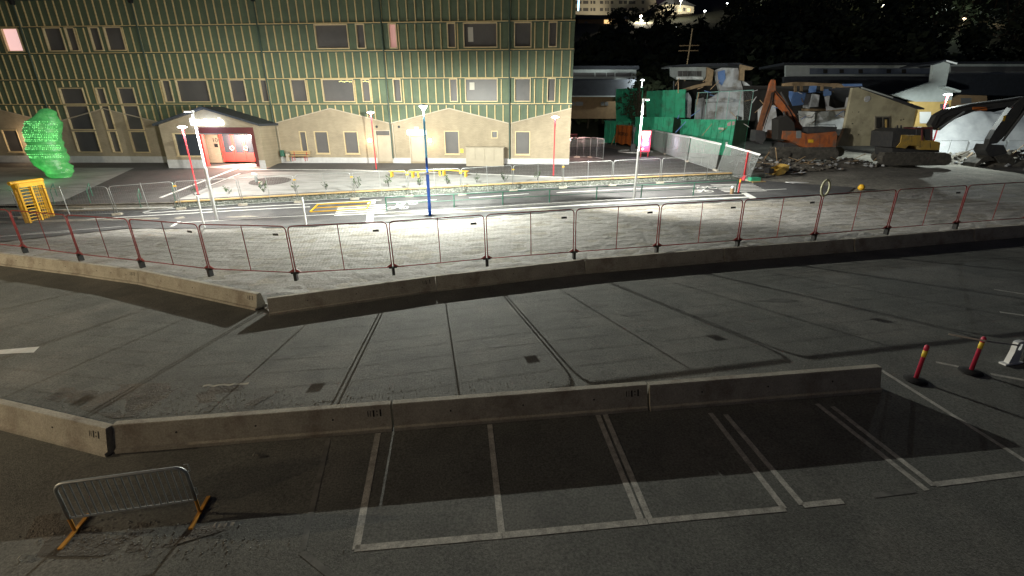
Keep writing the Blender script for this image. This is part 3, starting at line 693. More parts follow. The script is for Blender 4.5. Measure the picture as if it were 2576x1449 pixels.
MB().box(-op1 - .3, -PO - .03, -.2, -op1, -PO + .3, opz - ZB).build('entrance_post', 'redwood', bld)
DX0, DX1 = -29.7, -26.5
fr = MB().box(DX0, RD - .06, 0, DX0 + .12, RD + .05, 2.55).box(DX1 - .12, RD - .06, 0, DX1, RD + .05, 2.55).box(DX0 + .12, RD - .06, 2.42, DX1 - .12, RD + .05, 2.95).build('entrance_door_frame', 'reddoor', bld)
dw = (DX1 - DX0 - .24) / 3
for k in range(3):
    x0 = DX0 + .12 + k * dw; x1 = x0 + dw
    d = MB().box(x0 + .01, RD - .03, .02, x0 + .14, RD + .03, 2.41).box(x1 - .14, RD - .03, .02, x1 - .01, RD + .03, 2.41).box(x0 + .14, RD - .03, .02, x1 - .14, RD + .03, .75).box(x0 + .14, RD - .03, 2.25, x1 - .14, RD + .03, 2.41).build('entrance_door', 'reddoor', bld)
    MB().box(x0 + .14, RD - .005, .75, x1 - .14, RD + .005, 2.25).build('pane', 'glassblue', d)
    if k != 1:
        hx = x1 - .12 if k == 0 else x0 + .12
        MB().tube([(hx + .16 * math.cos(t * .5236), RD - .08, 1.12 + .16 * math.sin(t * .5236)) for t in range(12)], .03, 6, closed=True).build('ring_handle', 'whitepaint', d)
def text_mesh(body, size, ext=.005):
    cu = bpy.data.curves.new('lettering', 'FONT'); cu.body = body; cu.size = size; cu.extrude = ext; cu.align_x = 'CENTER'
    o = bpy.data.objects.new('lettering', cu); C.objects.link(o)
    me = bpy.data.meshes.new_from_object(o.evaluated_get(bpy.context.evaluated_depsgraph_get())); bpy.data.objects.remove(o); return me
def lettering(body, size, m, parent, loc, rot=(R(90), 0, 0), name='lettering', sx=1):
    me = text_mesh(body, size); me.materials.clear(); me.materials.append(M[m]); o = link(name, me, parent); o.location = loc; o.rotation_euler = rot; o.scale.x = sx; return o
lettering('10', .5, 'black', bld, (-30.15, RD + .03, 1.6), name='house_number')
MB().box(-30.28, RD + .01, 1.2, -29.98, RD + .045, 1.48).build('small_sign', 'black', bld)
# overexposed row of lit letters: one strip with ascenders
sg = MB(); gs0, gs1 = 30.5, 27.8; gz = 4.92
x = gs0; k = 0
hts = [.5, .5, .36, .34, .35, .34, .35, .47, .36, .34, .36, .45, .36, .35, .52, .36]
stp = (gs0 - gs1) / len(hts)
for q in hts:
    sg.box(-x, -PO - .16, gz - ZB, -x + stp * .93, -PO - .06, gz + q - ZB, .02); x -= stp
sg.box(-gs0, -PO - .06, gz + .04 - ZB, -gs1, -PO - .03, gz + .3 - ZB)
o = sg.build('lit_lettering', 'signwhite', bld); o['label'] = 'row of glaring white lit letters over the entrance'
point('entrance_light', fac(27.6, 2.1, 4.0), 2600, (1, .74, .62), .2)
point('sign_glow', fac(28.9, 3.3, 5.1), 70, (.55, .7, 1), .4)
# waste bin boxes at the porch side
# ================================================================== THINGS ALONG THE FACADE
M['cabinet'] = mat('beige_cabinet_paint', (.36, .315, .235), .6, (.32, .28, .21), 2)
cb = thing('utility_cabinet', 'wide beige metal utility cabinet with four doors against the brick wall', 'cabinet', fac(7.0, 1.0, 1.75), FA)
MB().box(-1.72, 0, -.1, 1.72, .85, 1.55).build('body', 'cabinet', cb)
for k in range(4): MB().box(-1.70 + .86 * k, -.025, .5, -.87 + .86 * k, 0, 1.52, .01).build('door', 'cabinet', cb)
for k in range(2): MB().box(-1.70 + 1.72 * k, -.02, -.08, -.01 + 1.72 * k, 0, .48).build('lower_panel', 'cabinet', cb)
MB().box(-1.8, -.06, 1.551, 1.8, .9, 1.6).build('lid', 'cabinet', cb)
be = thing('wall_bench', 'wooden bench with red legs against the brick wall right of the porch', 'bench', fac(23.0, .55, 1.98), FA)
for k in range(3): MB().box(-.95, -.25 + .17 * k, .44, .95, -.11 + .17 * k, .48).build('seat_slat', 'wood', be)
for k in range(2): MB().box(-.95, .24, .62 + .16 * k, .95, .28, .74 + .16 * k).build('back_slat', 'wood', be)
for x in (-.6, .6): MB().bar((x, -.2, 0), (x, -.2, .44), .05).bar((x, .2, 0), (x, .27, .9), .05).bar((x, -.2, .42), (x, .24, .42), .05).build('leg', 'redpost', be)
bn = thing('green_litter_bin', 'small green litter bin on a post beside the downpipe right of the porch', 'bin', fac(24.5, .5, 1.95), FA)
MB().tube([(0, 0, 0), (0, 0, .5)], .03, 6).build('post', 'galv', bn); MB().box(-.16, -.13, .45, .16, .13, 1.0, .03).build('body', 'railgreen', bn)
bx = thing('meter_box', 'low brown box standing by the porch corner next to the litter bin', 'box', fac(24.1, .4, 1.95), FA)
MB().box(-.15, -.12, 0, .15, .12, .7, .02).build('body', 'doorbeige', bx); MB().box(-.17, -.14, .7, .17, .14, .74).build('lid', 'pipe', bx)

# ================================================================== LAMP POSTS
def disc_lamp(px, py, ptop_, label, power, m='redpost', r=.3, fn=None):
    p = (fn or TER)(px, py); H = up_to(p, ptop_)
    t = thing('red_street_lamp', label, 'street lamp', p, 0, 'red street lamps')
    MB().lathe([(.11, 0), (.11, .02), (.055, .03), (.05, H * .45), (.05, H * .8), (.09, H - .12), (.1, H - .05)], 12).build('pole', m, t, smooth=True)
    MB().lathe([(.16, 0), (.16, .03), (.1, .05)], 12).build('foot_plate', 'dark', t)
    hd = MB().lathe([(.1, H - .05), (r, H + .02), (r, H + .05), (r * .5, H + .11), (.02, H + .12)], 20).build('lamp_head', 'lampwhite', t, smooth=True)
    point('street_lamp_light', p + Vector((0, -.42, H + .0)), power, (1, .98, .9), .06)
    return t
disc_lamp(499, 490, 321, 'red lamp post with round lit head in front of the porch window', 1500)
disc_lamp(947, 427, 284, 'red lamp post with round lit head between the two wall lamps', 550)
disc_lamp(1392, 443, 296, 'red lamp post with round lit head before the right building corner', 160)
def l_lamp(px, py, ptop_, label, power, side, m='whitepaint', arm=.75):
    p = TER(px, py); H = up_to(p, ptop_)
    t = thing('white_street_lamp', label, 'street lamp', p, 0, 'white street lamps')
    MB().lathe([(.085, 0), (.085, H * .5), (.09, H * .5 + .02), (.06, H * .5 + .08), (.06, H)], 12).build('pole', m, t, smooth=True)
    MB().box(-.2, -.2, 0, .2, .2, .06).build('foot_plate', 'galv', t)
    hd = MB().box(min(-.06, side * arm), -.1, H - .02, max(.06, side * arm), .1, H + .07, .03).build('lamp_head', 'whitepaint', t)
    MB().box(min(side * .15, side * arm * .95), -.08, H - .035, max(side * .15, side * arm * .95), .08, H - .021).build('lit_panel', 'lampwhite', hd)
    sl_o = point('street_lamp_light', p + Vector((side * arm * .6, .0, H - .06)), power, (1, .98, .88), .05)
    sp2 = bpy.data.lights.new('street_lamp_light', 'SPOT'); sp2.energy = power; sp2.color = (1, .98, .88); sp2.spot_size = R(150); sp2.spot_blend = .6; sp2.shadow_soft_size = .05
    sl_o.data = sp2; sl_o.rotation_euler = (R(40) if side < 0 else R(44), 0, 0 if side < 0 else R(-48))
    sp2.spot_size = R(164 if side < 0 else 172); sp2.spot_blend = .3
    return t
l_lamp(547, 556, 281, 'tall white lamp post with arm in front of the left paving, left one', 5000, -1, arm=.5)
l_lamp(1595, 501, 251, 'tall white lamp post with short arm in front of the containers', 11000, 1, arm=.42)
p = TER(1082, 546); H = up_to(p, 268)
H -= .12
t = thing('blue_street_lamp', 'tall blue lamp post standing on the footway in front of the brick wall', 'street lamp', p)
MB().lathe([(.1, 0), (.1, H * .42), (.105, H * .42 + .02), (.07, H * .42 + .1), (.07, H * .57)], 12).build('lower_pole', 'bluepost', t, smooth=True)
MB().lathe([(.07, H * .57), (.065, H * .88), (.03, H - .3), (.02, H - .1)], 12).build('upper_pole', 'bluetop', t, smooth=True)
MB().lathe([(.104, H * .415), (.112, H * .42), (.104, H * .43)], 12).build('joint_ring', 'whitepaint', t)
MB().lathe([(.22, 0), (.22, .05), (.14, .09)], 14).build('foot_plate', 'galv', t)
MB().lathe([(.26, H + .16), (.26, H + .2), (.1, H + .27)], 16).build('canopy', 'bluetop', t, smooth=True)
MB().lathe([(.24, H + .145), (.24, H + .158)], 16).build('lit_lens', 'lampwhite', t)
for x in (-.2, .2): MB().tube([(x * .2, .02, H - .1), (x, .09, H + .16)], .007, 5).build('canopy_strut', 'galv', t)
point('street_lamp_light', p + Vector((0, 0, H + .1)), 17000, (.98, 1, .89), .03)
# lamp post out of the frame on the left whose warm light reaches the near barrier
ol = thing('roadside_lamp', 'grey roadside lamp post left of the camera', 'street lamp', (-15.5, -1.5, lotz(-15.5)))
MB().lathe([(.09, 0), (.07, 6.2)], 10).build('pole', 'galv', ol); MB().box(-.1, -.1, 6.2, .7, .1, 6.3).build('lamp_head', 'dark', ol)
MB().box(.15, -.08, 6.185, .65, .08, 6.199).build('lit_panel', 'lampwarm', ol)
ol = thing('roadside_lamp', 'grey roadside lamp post far left of the picture beyond the barrier bend', 'street lamp', (-27.5, 6.5, lotz(-27.5)))
MB().lathe([(.09, 0), (.07, 7.2)], 10).build('pole', 'galv', ol); MB().box(-.1, -.1, 7.2, .7, .1, 7.3).build('lamp_head', 'dark', ol)
MB().box(.15, -.08, 7.185, .65, .08, 7.199).build('lit_panel', 'lampwarm', ol)
point('street_lamp_light', (-27, 6.5, lotz(-27.5) + 7.1), 6000, (1, .82, .54), .1)
point('street_lamp_light', (-15.1, -1.5, lotz(-15.5) + 6.1), 1150, (1, .78, .5), .5)
# ================================================================== PLAZA AND ROAD FURNITURE
# sculpture: lumpy translucent green column
sp_ = TER(160, 446); D = sp_.y
prof = [(745, 525, 692), (720, 490, 692), (690, 462, 690), (650, 405, 668), (600, 365, 642), (550, 330, 620), (500, 308, 602), (470, 298, 594), (440, 294, 585), (400, 288, 574), (370, 290, 560), (330, 283, 570), (290, 277, 566), (250, 275, 562), (215, 280, 555), (190, 292, 552), (165, 330, 548), (145, 362, 543), (120, 374, 534), (95, 384, 515), (78, 400, 488), (68, 425, 465)]
rings = []
for y, xl, xr in prof:
    a, b = ATY(xl * .2604, 254.9 + y * .2604, D), ATY(xr * .2604, 254.9 + y * .2604, D); rings.append(((a.x + b.x) / 2, (b.x - a.x) / 2, (a.z + b.z) / 2))
from mathutils import noise as NZ
sc_ = thing('green_sculpture', 'tall lumpy glowing green sculpture with rows of bright beads on the paving', 'sculpture', sp_)
dense = []
for (c0, r0, z0), (c1, r1, z1) in zip(rings, rings[1:]):
    for k in range(3): f = k / 3; dense.append((c0 + (c1 - c0) * f, r0 + (r1 - r0) * f, z0 + (z1 - z0) * f))
dense.append(rings[-1]); mb = MB(); n = 28
zoff = sp_.z - dense[0][2]
def sk(c, r, z, t):
    q = Vector((math.cos(t) * 1.3, math.sin(t) * 1.3, z * 1.4)); fold = .13 * NZ.noise(Vector((math.cos(t) * .8, math.sin(t) * .8, z * 2.6 + 7))) + .05 * math.sin(z * 9 + 3.5 * NZ.noise(q * .7))
    rr = r * (1 + .12 * NZ.noise(q) + .06 * NZ.noise(q * 2.6)) + fold * min(1, r)
    return (c + rr * math.cos(t), D + .9 * rr * math.sin(t), z + zoff * max(0, 1 - (z - dense[0][2]) / 2))
for c, r, z in dense:
    for j in range(n): mb.v.append(sk(c, r, z, 2 * math.pi * j / n))
for i in range(len(dense) - 1):
    for j in range(n): a = i * n; mb.f.append((a + j, a + (j + 1) % n, a + n + (j + 1) % n, a + n + j))
mb.f.append(tuple(range((len(dense) - 1) * n, len(dense) * n)))
mb.build('body', 'sculpt', sc_, world=True, smooth=True)
bd = MB(); zt, zb_ = dense[-1][2], dense[0][2]
for row in range(22):
    zz_ = zt - (zt - zb_) * (.18 + .024 * row + random.uniform(-.004, .004))
    i = min(range(len(dense)), key=lambda k: abs(dense[k][2] - zz_)); c, r, z = dense[i]
    for j in range(34):
        if row < 7 and random.random() < .5: continue
        if row in (12, 13, 17, 18) : continue
        t = math.pi + math.pi * (j + random.uniform(-.2, .2)) / 34; p = sk(c, r * 1.005, zz_, t); b_ = random.uniform(.025, .055); bd.blob(p, b_, b_, b_, .15)
stuff(bd.build('bead_rows', 'bead', sc_, world=True))
point('sculpture_glow', Vector((rings[8][0], D - 2.2, 1.0)), 60, (.3, 1, .35), .3)
# full-height turnstile
ta, tb = TER(78, 564), TER(137, 546); d = tb - ta
tu = thing('turnstile', 'yellow full-height steel turnstile beside the stone steps', 'turnstile', ta, math.atan2(d.y, d.x)); TW = math.hypot(d.x, d.y) * .98; TH = up_to(ta, 462)
TDp = .28
for i, (x, y) in enumerate(((0, 0), (TW, 0), (TW, TDp), (0, TDp))): MB().box(x - .06, y - .06, 0, x + .06, y + .06, TH - .25).build('corner_post', 'yellow', tu)
MB().box(-.12, -.1, TH - .28, TW + .12, TDp + .1, TH - .02, .08).build('top_box', 'yellow', tu)
MB().tube([(-.25, .2, TH + .02), (TW + .25, .2, TH + .02)], .12, 12).build('top_drum', 'yellow', tu)
MB().tube([(TW * .5, TDp * .5, 0), (TW * .5, TDp * .5, TH - .28)], .06, 10).build('rotor_shaft', 'yellow', tu)
for k in range(11):
    z = .2 + k * (TH - .6) / 10
    MB().tube([(.06, -.02, z), (TW * .25, .1, z), (TW * .45, -.0, z)], .028, 6).build('rotor_arm', 'yellow', tu)
    MB().tube([(TW * .5, TDp * .5, z), (TW * .92, TDp * .4, z)], .022, 6).build('cage_bar', 'yellow', tu)
for k in range(5): MB().tube([(TW * (.56 + .09 * k), .02, .1), (TW * (.56 + .09 * k), .02, TH - .3)], .015, 5).build('upright_bar', 'yellow', tu)
for k in range(7): MB().tube([(TW * .55, .02, .3 + k * .33), (TW * .95, .02, .3 + k * .33)], .014, 5).build('grid_bar', 'yellow', tu)
MB().box(TW * .47, -.05, 0, TW * .53, .05, TH - .28).build('centre_post', 'yellow', tu)
MB().box(-.2, -.2, -.05, TW + .2, TDp + .2, .0).build('base_plate', 'galv', tu)
# stair handrails
for i, (x0, y0, x1, y1) in enumerate(((520, 975, 500, 960), (868, 972, 850, 900), (1358, 1035, 1332, 985), (1690, 960, 1650, 930))):
    a = TER(x0 * .2604 + 2, 254.9 + y0 * .2604 + (3 if i != 2 else 0)); t = thing('stair_handrail', 'dark green bent pipe handrail, ' + ['next to the turnstile', 'second from the turnstile', 'third from the turnstile', 'at the low wall end'][i], 'handrail', a, 0, 'stair handrails')
    b = Vector((-.55, .95, .35))
    MB().tube([(0, 0, 0), (0, 0, .86), (-.03, .05, .93), tuple(b + Vector((.03, -.05, .93))), tuple(b + Vector((0, 0, .86))), tuple(b)], .026, 8).build('pipe', 'railgreen', t)
    MB().lathe([(.05, 0), (.05, .015)], 8).build('foot_flange', 'railgreen', t)
# short white posts on the road edge
for px, py, pt, lab in ((771, 568, 497, 'slim white marker post beside the yellow steel frame'), (516, 577, 492, 'slim white marker post left of the tall white lamp post')):
    a = TER(px, py); H = up_to(a, pt); t = thing('marker_post', lab, 'post', a, 0, 'slim white marker posts')
    MB().lathe([(.045, 0), (.045, H * .6), (.055, H * .62), (.055, H)], 10).build('tube', 'whitepaint', t); MB().lathe([(.09, 0), (.09, .03)], 10).build('foot', 'galv', t)
# yellow frame lying across the crossing
c = [TER(780, 533, .1), TER(922, 526, .1), TER(934, 507, .1), TER(800, 514, .1)]
yf = thing('yellow_rack', 'yellow rectangular tubular rack lying flat over the zebra crossing', 'rack', (c[0] + c[2]) / 2 + Vector((0, 0, -.1)))
for i in range(4): MB().bar(c[i], c[(i + 1) % 4], .08, .08).build('side_tube', 'yellow', yf, world=True)
MB().bar((c[0] + c[3]) / 2, (c[1] + c[2]) / 2, .06, .06).build('middle_tube', 'yellow', yf, world=True)
mb = MB(); mb.face([x + Vector((0, 0, -.045)) for x in c]); mb.build('mesh_sheet', mat('rusty_mesh', (.16, .11, .05), .9, (.08, .06, .035), 9), yf, world=True)
for k, x in enumerate(c): MB().box(x.x - .05, x.y - .05, h(x.x, x.y) + .07, x.x + .05, x.y + .05, x.z - .035).build('corner_pad', 'black', yf, world=True)
# zigzag benches
Zb = lambda x, y: (670.8 + x * .2083, 389 + y * .2083)
for i, (la, lb, nm) in enumerate((((1515, 268), (1770, 276), 'left'), ((1832, 274), (2090, 254), 'middle'), ((2145, 252), (2408, 268), 'right'))):
    a, b = TER(*Zb(*la)), TER(*Zb(*lb)); d = b - a; L = math.hypot(d.x, d.y)
    t = thing('yellow_bench', nm + ' segment of the zigzag yellow bench on the paved square', 'bench', a, math.atan2(d.y, d.x), 'yellow bench segments', -math.atan2(d.z, L))
    for k in range(3): MB().box(-.22, -.2 + .14 * k, .44, L + .22, -.08 + .14 * k, .5).build('seat_board', 'yellow', t)
    for x in (0, L): MB().box(x - .07, -.18, 0, x + .07, .18, .44).build('leg', 'yellow', t)
# round play spot and drinking post
c = TER(679.5, 456.5); e = TER(729, 456.5); rr = (e.x - c.x)
pts = [(c.x + rr * math.cos(k * .2618), c.y + rr * .8 * math.sin(k * .2618)) for k in range(24)]
struct('round_asphalt_spot', drape(pts, hu, .02, 1), 'plaza_asphalt')
a = TER(646, 457); t = thing('drinking_post', 'short white post with slanted head on the round dark spot', 'post', a)
MB().box(-.09, -.09, 0, .09, .09, .55).build('column', 'galv', t); MB().prism_y([(-.25, .6), (.16, .5), (.18, .62), (-.23, .74)], -.14, .14).build('head', 'whitepaint', t)
a = TER(656, 464.5); t = thing('small_red_marker', 'small pink and white block on the round dark spot', 'marker', a)
MB().box(-.12, -.1, 0, .12, .1, .28).build('block', 'blind', t); MB().box(-.1, -.105, .05, -.02, -.1, .22).build('stripe', 'redpost', t)
# shrubs along the timber edge
sx = [490, 577, 664, 742, 821, 900, 978, 1056, 1126, 1200, 1270, 1352]
swhere = ['at the left end of the low wall', 'second from the left end of the low wall', 'third from the left end of the low wall', 'fourth from the left end of the low wall', 'fifth, below the play spot', 'sixth, with a dense round crown', 'left of the blue lamp post', 'just left of the blue lamp post', 'just right of the blue lamp post', 'second right of the blue lamp post', 'third right of the blue lamp post', 'last one, below the right red lamp post']
lf = []
for k in range(3):
    mb = MB()
    for b in range(7):
        a = random.uniform(0, 6.28); tip = Vector((.35 * math.cos(a) * random.uniform(.4, 1), .25 * math.sin(a), random.uniform(.35, .75)))
        for q in range(9):
            c = tip * random.uniform(.45, 1.05) + Vector([random.uniform(-.05, .05) for _ in range(3)]); u = Vector([random.uniform(-1, 1) for _ in range(3)]).normalized() * .05; v = u.orthogonal().normalized() * .035
            mb.face([c - u, c + v, c + u, c - v])
    st_ = MB()
    for b in range(5): st_.tube([(0, 0, 0), (random.uniform(-.3, .3), random.uniform(-.15, .15), random.uniform(.3, .6))], .008, 4)
    lf.append((mb.mesh('foliage', 'leaf'), st_.mesh('stems', 'dark')))
for i, x in enumerate(sx):
    yy = 490 - (x - 490) * (490 - 452) / (1352 - 490); p = TER(x, yy + 2); t = thing('young_shrub', 'young leafy shrub behind the timber edge, ' + swhere[i], 'shrub', p, random.uniform(0, 6), 'young shrubs along the timber edge')
    f, st_ = lf[i % 3]; o = link('foliage', f, t); o['kind'] = 'stuff'; stuff(link('stems', st_, t)); t.scale = (random.uniform(.9, 1.3),) * 3
# parking lot: crowd barrier
fa, fb = LOT(190, 1338), LOT(504, 1291); d = fb - fa; L = math.hypot(d.x, d.y)
cbx = thing('crowd_barrier', 'galvanised crowd barrier with orange feet on the dark lot', 'barrier', fa, math.atan2(d.y, d.x), ry=-math.atan2(d.z, L)); CH = up_to((fa + fb) / 2, 1196)
CH = max(.9, min(1.15, CH)); bz = .27
MB().tube(rounded(L, CH - bz, .14, bz, 6), .026, 8).build('frame', 'galv', cbx, smooth=True); MB().tube([(0, 0, bz), (L, 0, bz)], .019, 8).build('bottom_rail', 'galv', cbx)
for k in range(1, 18):
    x = L * k / 18; MB().tube([(x, 0, bz), (x, 0, CH)], .012, 6).build('bar', 'galv', cbx)
for x in (0.0, L):
    MB().tube([(x, 0, bz), (x, 0, .04)], .024, 8).bar((x, -.32, .022), (x, .32, .022), .055, .028).build('foot', mat('yellow_orange_paint', (.6, .28, .04), .5), cbx)
for z in (.5, .95): MB().tube([(L, 0, z), (L + .06, 0, z), (L + .06, 0, z - .13), (L, 0, z - .13)], .008, 6).build('hook', 'galv', cbx)
# marker posts with black feet
for px, py, pt, lab in ((2302, 957, 868, 'red marker post with yellow band on black foot, next to the near barrier end'), (2441, 936, 847, 'red marker post with yellow band on black foot, tied to the striped tape')):
    a = LOT(px, py); H = up_to(a, pt); t = thing('marker_post', lab, 'marker post', a, 0, 'red marker posts on the lot')
    MB().lathe([(.22, 0), (.22, .025), (.16, .05), (.05, .07)], 20).build('rubber_foot', 'black', t); MB().lathe([(.042, .06), (.038, H - .12), (.048, H - .1), (.042, H - .02), (.015, H)], 14).build('tube', mat('pink_red_plastic', (.5, .035, .08), .45), t, smooth=True)
    MB().lathe([(.0445, H * .68), (.0435, H * .85)], 14).build('band', mat('yellow_reflex', (.75, .55, .05), .5), t, smooth=True)
a0 = LOT(2441, 936); H0 = up_to(a0, 855); ws = LOT(2542, 914)
t = thing('white_barrier_stand', 'white plastic barrier stand with hole at the right picture edge', 'barrier stand', ws, R(12)); WH = up_to(ws, 857)
mb = MB(); q = [(-.16, 0), (.16, 0), (.11, WH * .55), (.12, WH * .97), (.06, WH), (-.06, WH), (-.12, WH * .97), (-.11, WH * .55)]
inn = [(-.05, WH * .62), (.05, WH * .62), (.045, WH * .9), (-.045, WH * .9)]
for pts_ in ([q[0], q[1], q[2], inn[1], inn[0], q[7]], [q[2], q[3], inn[2], inn[1]], [q[3], q[4], q[5], q[6], inn[3], inn[2]], [q[6], q[7], inn[0], inn[3]]): mb.prism_y(pts_, -.05, .05)
mb.build('stand', 'whitepaint', t); MB().box(-.26, -.07, 0, .26, .07, .04).build('foot', 'whitepaint', t)
t2 = thing('black_barrier_board', 'black plastic board leaning behind the white stand at the right edge', 'board', LOT(2590, 912), R(-8)); MB().box(-.18, -.03, .05, 1.2, .03, WH * .9).build('board', 'black', t2); MB().box(-.1, -.2, 0, 0, .2, .05).box(1.0, -.2, 0, 1.1, .2, .05).build('feet', 'black', t2)
t2.children[1].name = 'foot_pair'; stuff(t2.children[1])
mb = MB(); pts_ = [a0 + Vector((-.55, .25, H0 + .02)), a0 + Vector((0, -.06, H0)), ws + Vector((-.05, -.08, WH * .86))]
for a, b in zip(pts_, pts_[1:]): mb.bar(a, b, .01, .035)
tp = mb.build('barrier_tape', mat('red_white_tape', (.5, .45, .42), .6)); tag(tp, 'thin pale tape running from the marker post to the white stand', 'tape')
# torn strip and small litter
for (px, py), w_, lab in (((570, 972), 1.0, 'torn white strip on the dirt at the lot'), ((60, 1408), .12, 'small pale scrap near the lower left corner'), ((645, 1149), .1, 'small pale scrap below the near barrier bend'), ((565, 1325), .3, 'crumpled pale scrap right of the crowd barrier')):
    p = LOT(px, py); mb = MB(); n = 9
    for k in range(n):
        x0, x1 = w_ * (k / n - .5), w_ * ((k + 1) / n - .5); ya, yb = .015 * math.sin(k * 1.9) + x0 * .1, .015 * math.sin((k + 1) * 1.9) + x1 * .1
        za, zb2_ = .03 + .015 * math.sin(k * 2.3), .03 + .015 * math.sin((k + 1) * 2.3)
        mb.face([(x0, ya - .03, za), (x1, yb - .03, zb2_), (x1, yb + .03, zb2_ + .01), (x0, ya + .03, za + .01)])
    o = mb.build('paper_scrap' if w_ < .5 else 'torn_strip', 'blind'); o.location = (p.x, p.y, lotz(p.x) + .01); tag(o, lab, 'litter')
# pale hose ring hung on the fence, yellow ball
p = RJw[11]; c0 = p + Vector((0, 0, 2.1)); pts_ = [c0 + Vector((.16 * math.cos(k * .449), 0, .32 * math.sin(k * .449))) for k in range(14)]
o = MB().tube(pts_, .045, 8, closed=True).build('hose_ring', mat('pale_hose', (.55, .55, .38), .6)); tag(o, 'pale plastic hose ring standing up on the red fence', 'hose')
p = TER(2165, 479); mb = MB(); mb.lathe([(.02, 0), (.13, .03), (.21, .12), (.23, .22), (.2, .33), (.12, .42), (.02, .45)], 12); o = mb.build('yellow_ball', 'yellow', smooth=True); o.location = p; tag(o, 'yellow ball-shaped cap beyond the red fence', 'ball')
# ================================================================== DEMOLITION SITE
M['cgreen'] = mat('green_container_paint', (.045, .4, .225), .55, (.036, .31, .175), 1.2, c3=(.05, .22, .13), s3=1.5)
M['cgreendark'] = mat('dark_green_container', (.022, .06, .03), .7, (.015, .04, .02), 1.5)
M['plaster'] = mat('pale_plaster', (.56, .57, .58), .9, (.42, .43, .45), .9, c3=(.24, .22, .19), s3=.7)
M['bluesheet'] = mat('blue_sheeting', (.09, .19, .45), .7, (.16, .26, .5), 1.2)
M['raw'] = mat('raw_timber', (.36, .25, .14), .85, (.24, .165, .095), 3)
M['rubble'] = mat('rubble', (.2, .18, .15), .95, (.1, .09, .075), 2.5, 1, 8)
M['cream'] = mat('cream_render', (.45, .41, .28), .9, (.36, .33, .225), .8, c3=(.26, .235, .16), s3=.6)
M['ochre'] = mat('ochre_render', (.58, .40, .14), .9, (.5, .34, .12), 1.2)
M['paleblue'] = mat('pale_boarding', (.42, .45, .44), .8, (.36, .39, .38), 2)
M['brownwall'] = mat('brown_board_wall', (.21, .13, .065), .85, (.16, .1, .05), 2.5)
M['slate'] = mat('dark_roof_felt', (.03, .033, .042), .9, (.022, .024, .03), 2)
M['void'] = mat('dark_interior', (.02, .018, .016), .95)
Z3 = lambda x, y: (1408.7 + x * .2315, y * .2315)
Z4 = lambda x, y: (1985.6 + x * .2315, y * .2315)
Z5 = lambda x, y: (1408.7 + x * .2315, 187.8 + y * .2315)
Z6 = lambda x, y: (1985.6 + x * .2315, 187.8 + y * .2315)
def slab(pts, D, th, zf):
    """upright slab: outline surveyed on a plane D metres out, th metres thick"""
    q = [ATY(*zf(*p), D) for p in pts]; ring_ = [(v.x, v.z) for v in q]
    ar = sum(a[0] * b[1] - b[0] * a[1] for a, b in zip(ring_, ring_[1:] + ring_[:1]))
    if ar < 0: ring_.reverse()
    return MB().prism_y(ring_, D, D + th)
def part(name, m, parent, pts, D, th, zf): return slab(pts, D, th, zf).build(name, m, parent, world=True)
def rect(x0, y0, x1, y1): return [(x0, y0), (x1, y0), (x1, y1), (x0, y1)]
def gz(px, py, D): p = ATY(px, py, D); return Vector((p.x, D, hh(p.x, D)))
